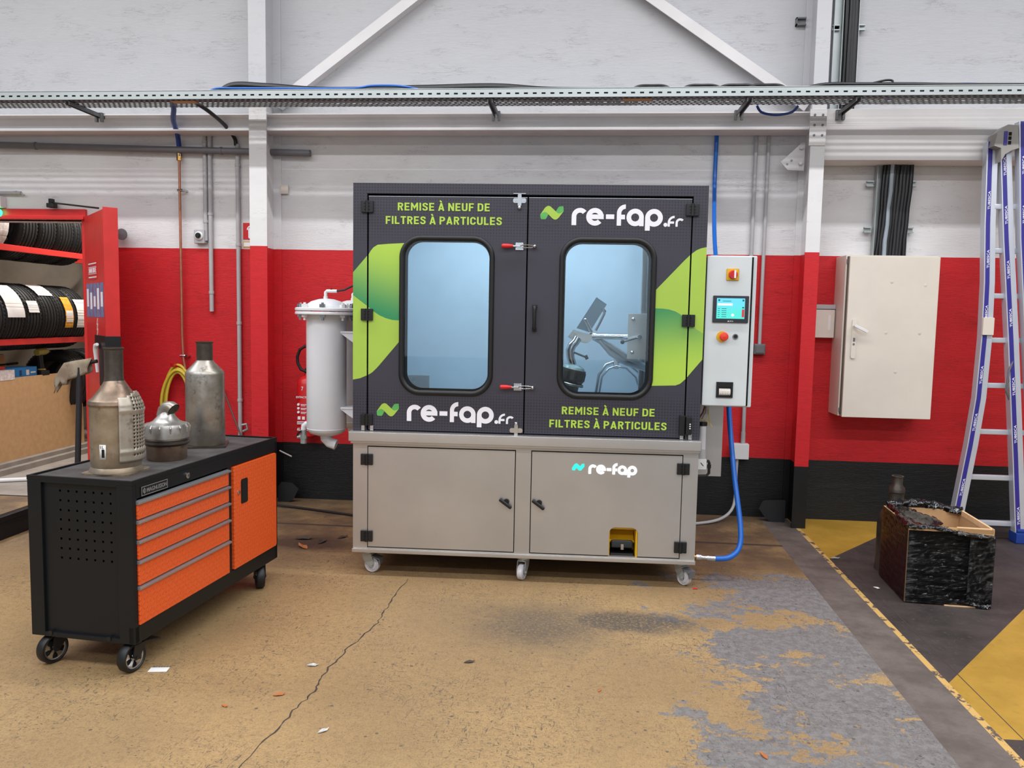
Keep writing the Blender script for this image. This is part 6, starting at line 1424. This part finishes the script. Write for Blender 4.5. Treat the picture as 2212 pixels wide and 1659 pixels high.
def leaf(x, y, s, a, mat, label, name='dry_leaf', cat='leaf', group=None):
    b = B(); P = [(-1, 0, 0), (-0.5, 0.35, 0.1), (0.1, 0.45, 0.22), (0.7, 0.25, 0.12), (1.1, 0, 0.3), (0.6, -0.3, 0.05), (0, -0.42, 0.15), (-0.6, -0.28, 0.08)]
    c = b.bm.verts.new((0, 0, 0.02)); vs = [b.bm.verts.new((p, q, r + 0.02)) for p, q, r in P]
    for k in range(8): b.bm.faces.new((c, vs[k], vs[(k + 1) % 8]))
    b.xform(Matrix.Translation((x, y, 0.001)) @ Matrix.Rotation(a, 4, 'Z') @ Matrix.Scale(s, 4))
    o = b.build(name, mat, None, 0); o.modifiers.new('thickness', 'SOLIDIFY').thickness = 0.001
    return tag(o, label, cat, group)
M_leaf = plain('brown_leaf', C(170, 100, 52), 0.7); M_leafd = plain('dark_leaf', C(66, 54, 46), 0.7); M_foil = plain('crumpled_clear_film', C(176, 172, 168), 0.25, bump=0.6, bscale=60)
leaf(-1.20, -3.22, 0.024, 0.4, M_leaf, 'orange dry leaf on the floor left of the crack')
leaf(-1.37, -3.33, 0.017, -0.5, M_leaf, 'small red-brown leaf scrap left of the orange leaf')
leaf(0.06, -3.02, 0.014, 1.2, M_leaf, 'tiny orange leaf scrap in front of the oil stain')
leaf(0.62, -3.43, 0.022, 1.9, M_leaf, 'brown twig leaf on the grey worn paint near bottom')
leaf(0.62, -1.735, 0.016, 0.2, M_redplas, 'small red plastic scrap beside right machine caster', 'plastic_scrap', 'scrap')
leaf(-0.94, -3.46, 0.022, 0.8, M_foil, 'crumpled clear film scrap right of the long crack', 'film_scrap', 'scrap')
leaf(-1.16, -2.95, 0.026, 0.1, M_foil, 'flattened clear film scrap left of the long crack', 'film_scrap', 'scrap')
leaf(-0.50, -2.83, 0.024, 0.3, M_leafd, 'dark oily scrap on floor in front of machine middle', 'oily_scrap', 'scrap')
leaf(1.60, -1.02, 0.03, 0.1, plain('grey_scrap', C(140, 140, 128), 0.6), 'pale grey scrap on yellow floor beside wrapped carton', 'paper_scrap', 'scrap')
leaf(1.66, -1.57, 0.022, -1.0, M_paper, 'white plastic sliver on dark floor left of carton', 'plastic_scrap', 'scrap')
k = 0
for x, y, s, a in ((-1.86, -1.12, 0.06, 0.2), (-1.72, -1.17, 0.05, 1.4), (-1.80, -1.30, 0.055, 2.4), (-1.62, -1.05, 0.04, 0.9)):
    leaf(x, y, s, a, (M_leafd, M_leaf)[k == 2], ('dark crumpled litter by the trolley far end, first of the heap', 'dark crumpled litter nearest the machine left caster', 'brown crumpled litter under trolley far corner', 'small dark litter closest to the machine base')[k], 'litter', 'litter', 'litter between trolley and machine'); k += 1
cable('floor_cable', [(-2.45, -0.30, 0.02), (-2.2, -0.34, 0.012), (-1.95, -0.42, 0.012), (-1.7, -0.5, 0.012)], 0.008, M_cable, 'thin black cable lying on the floor left of machine')
#EOF3
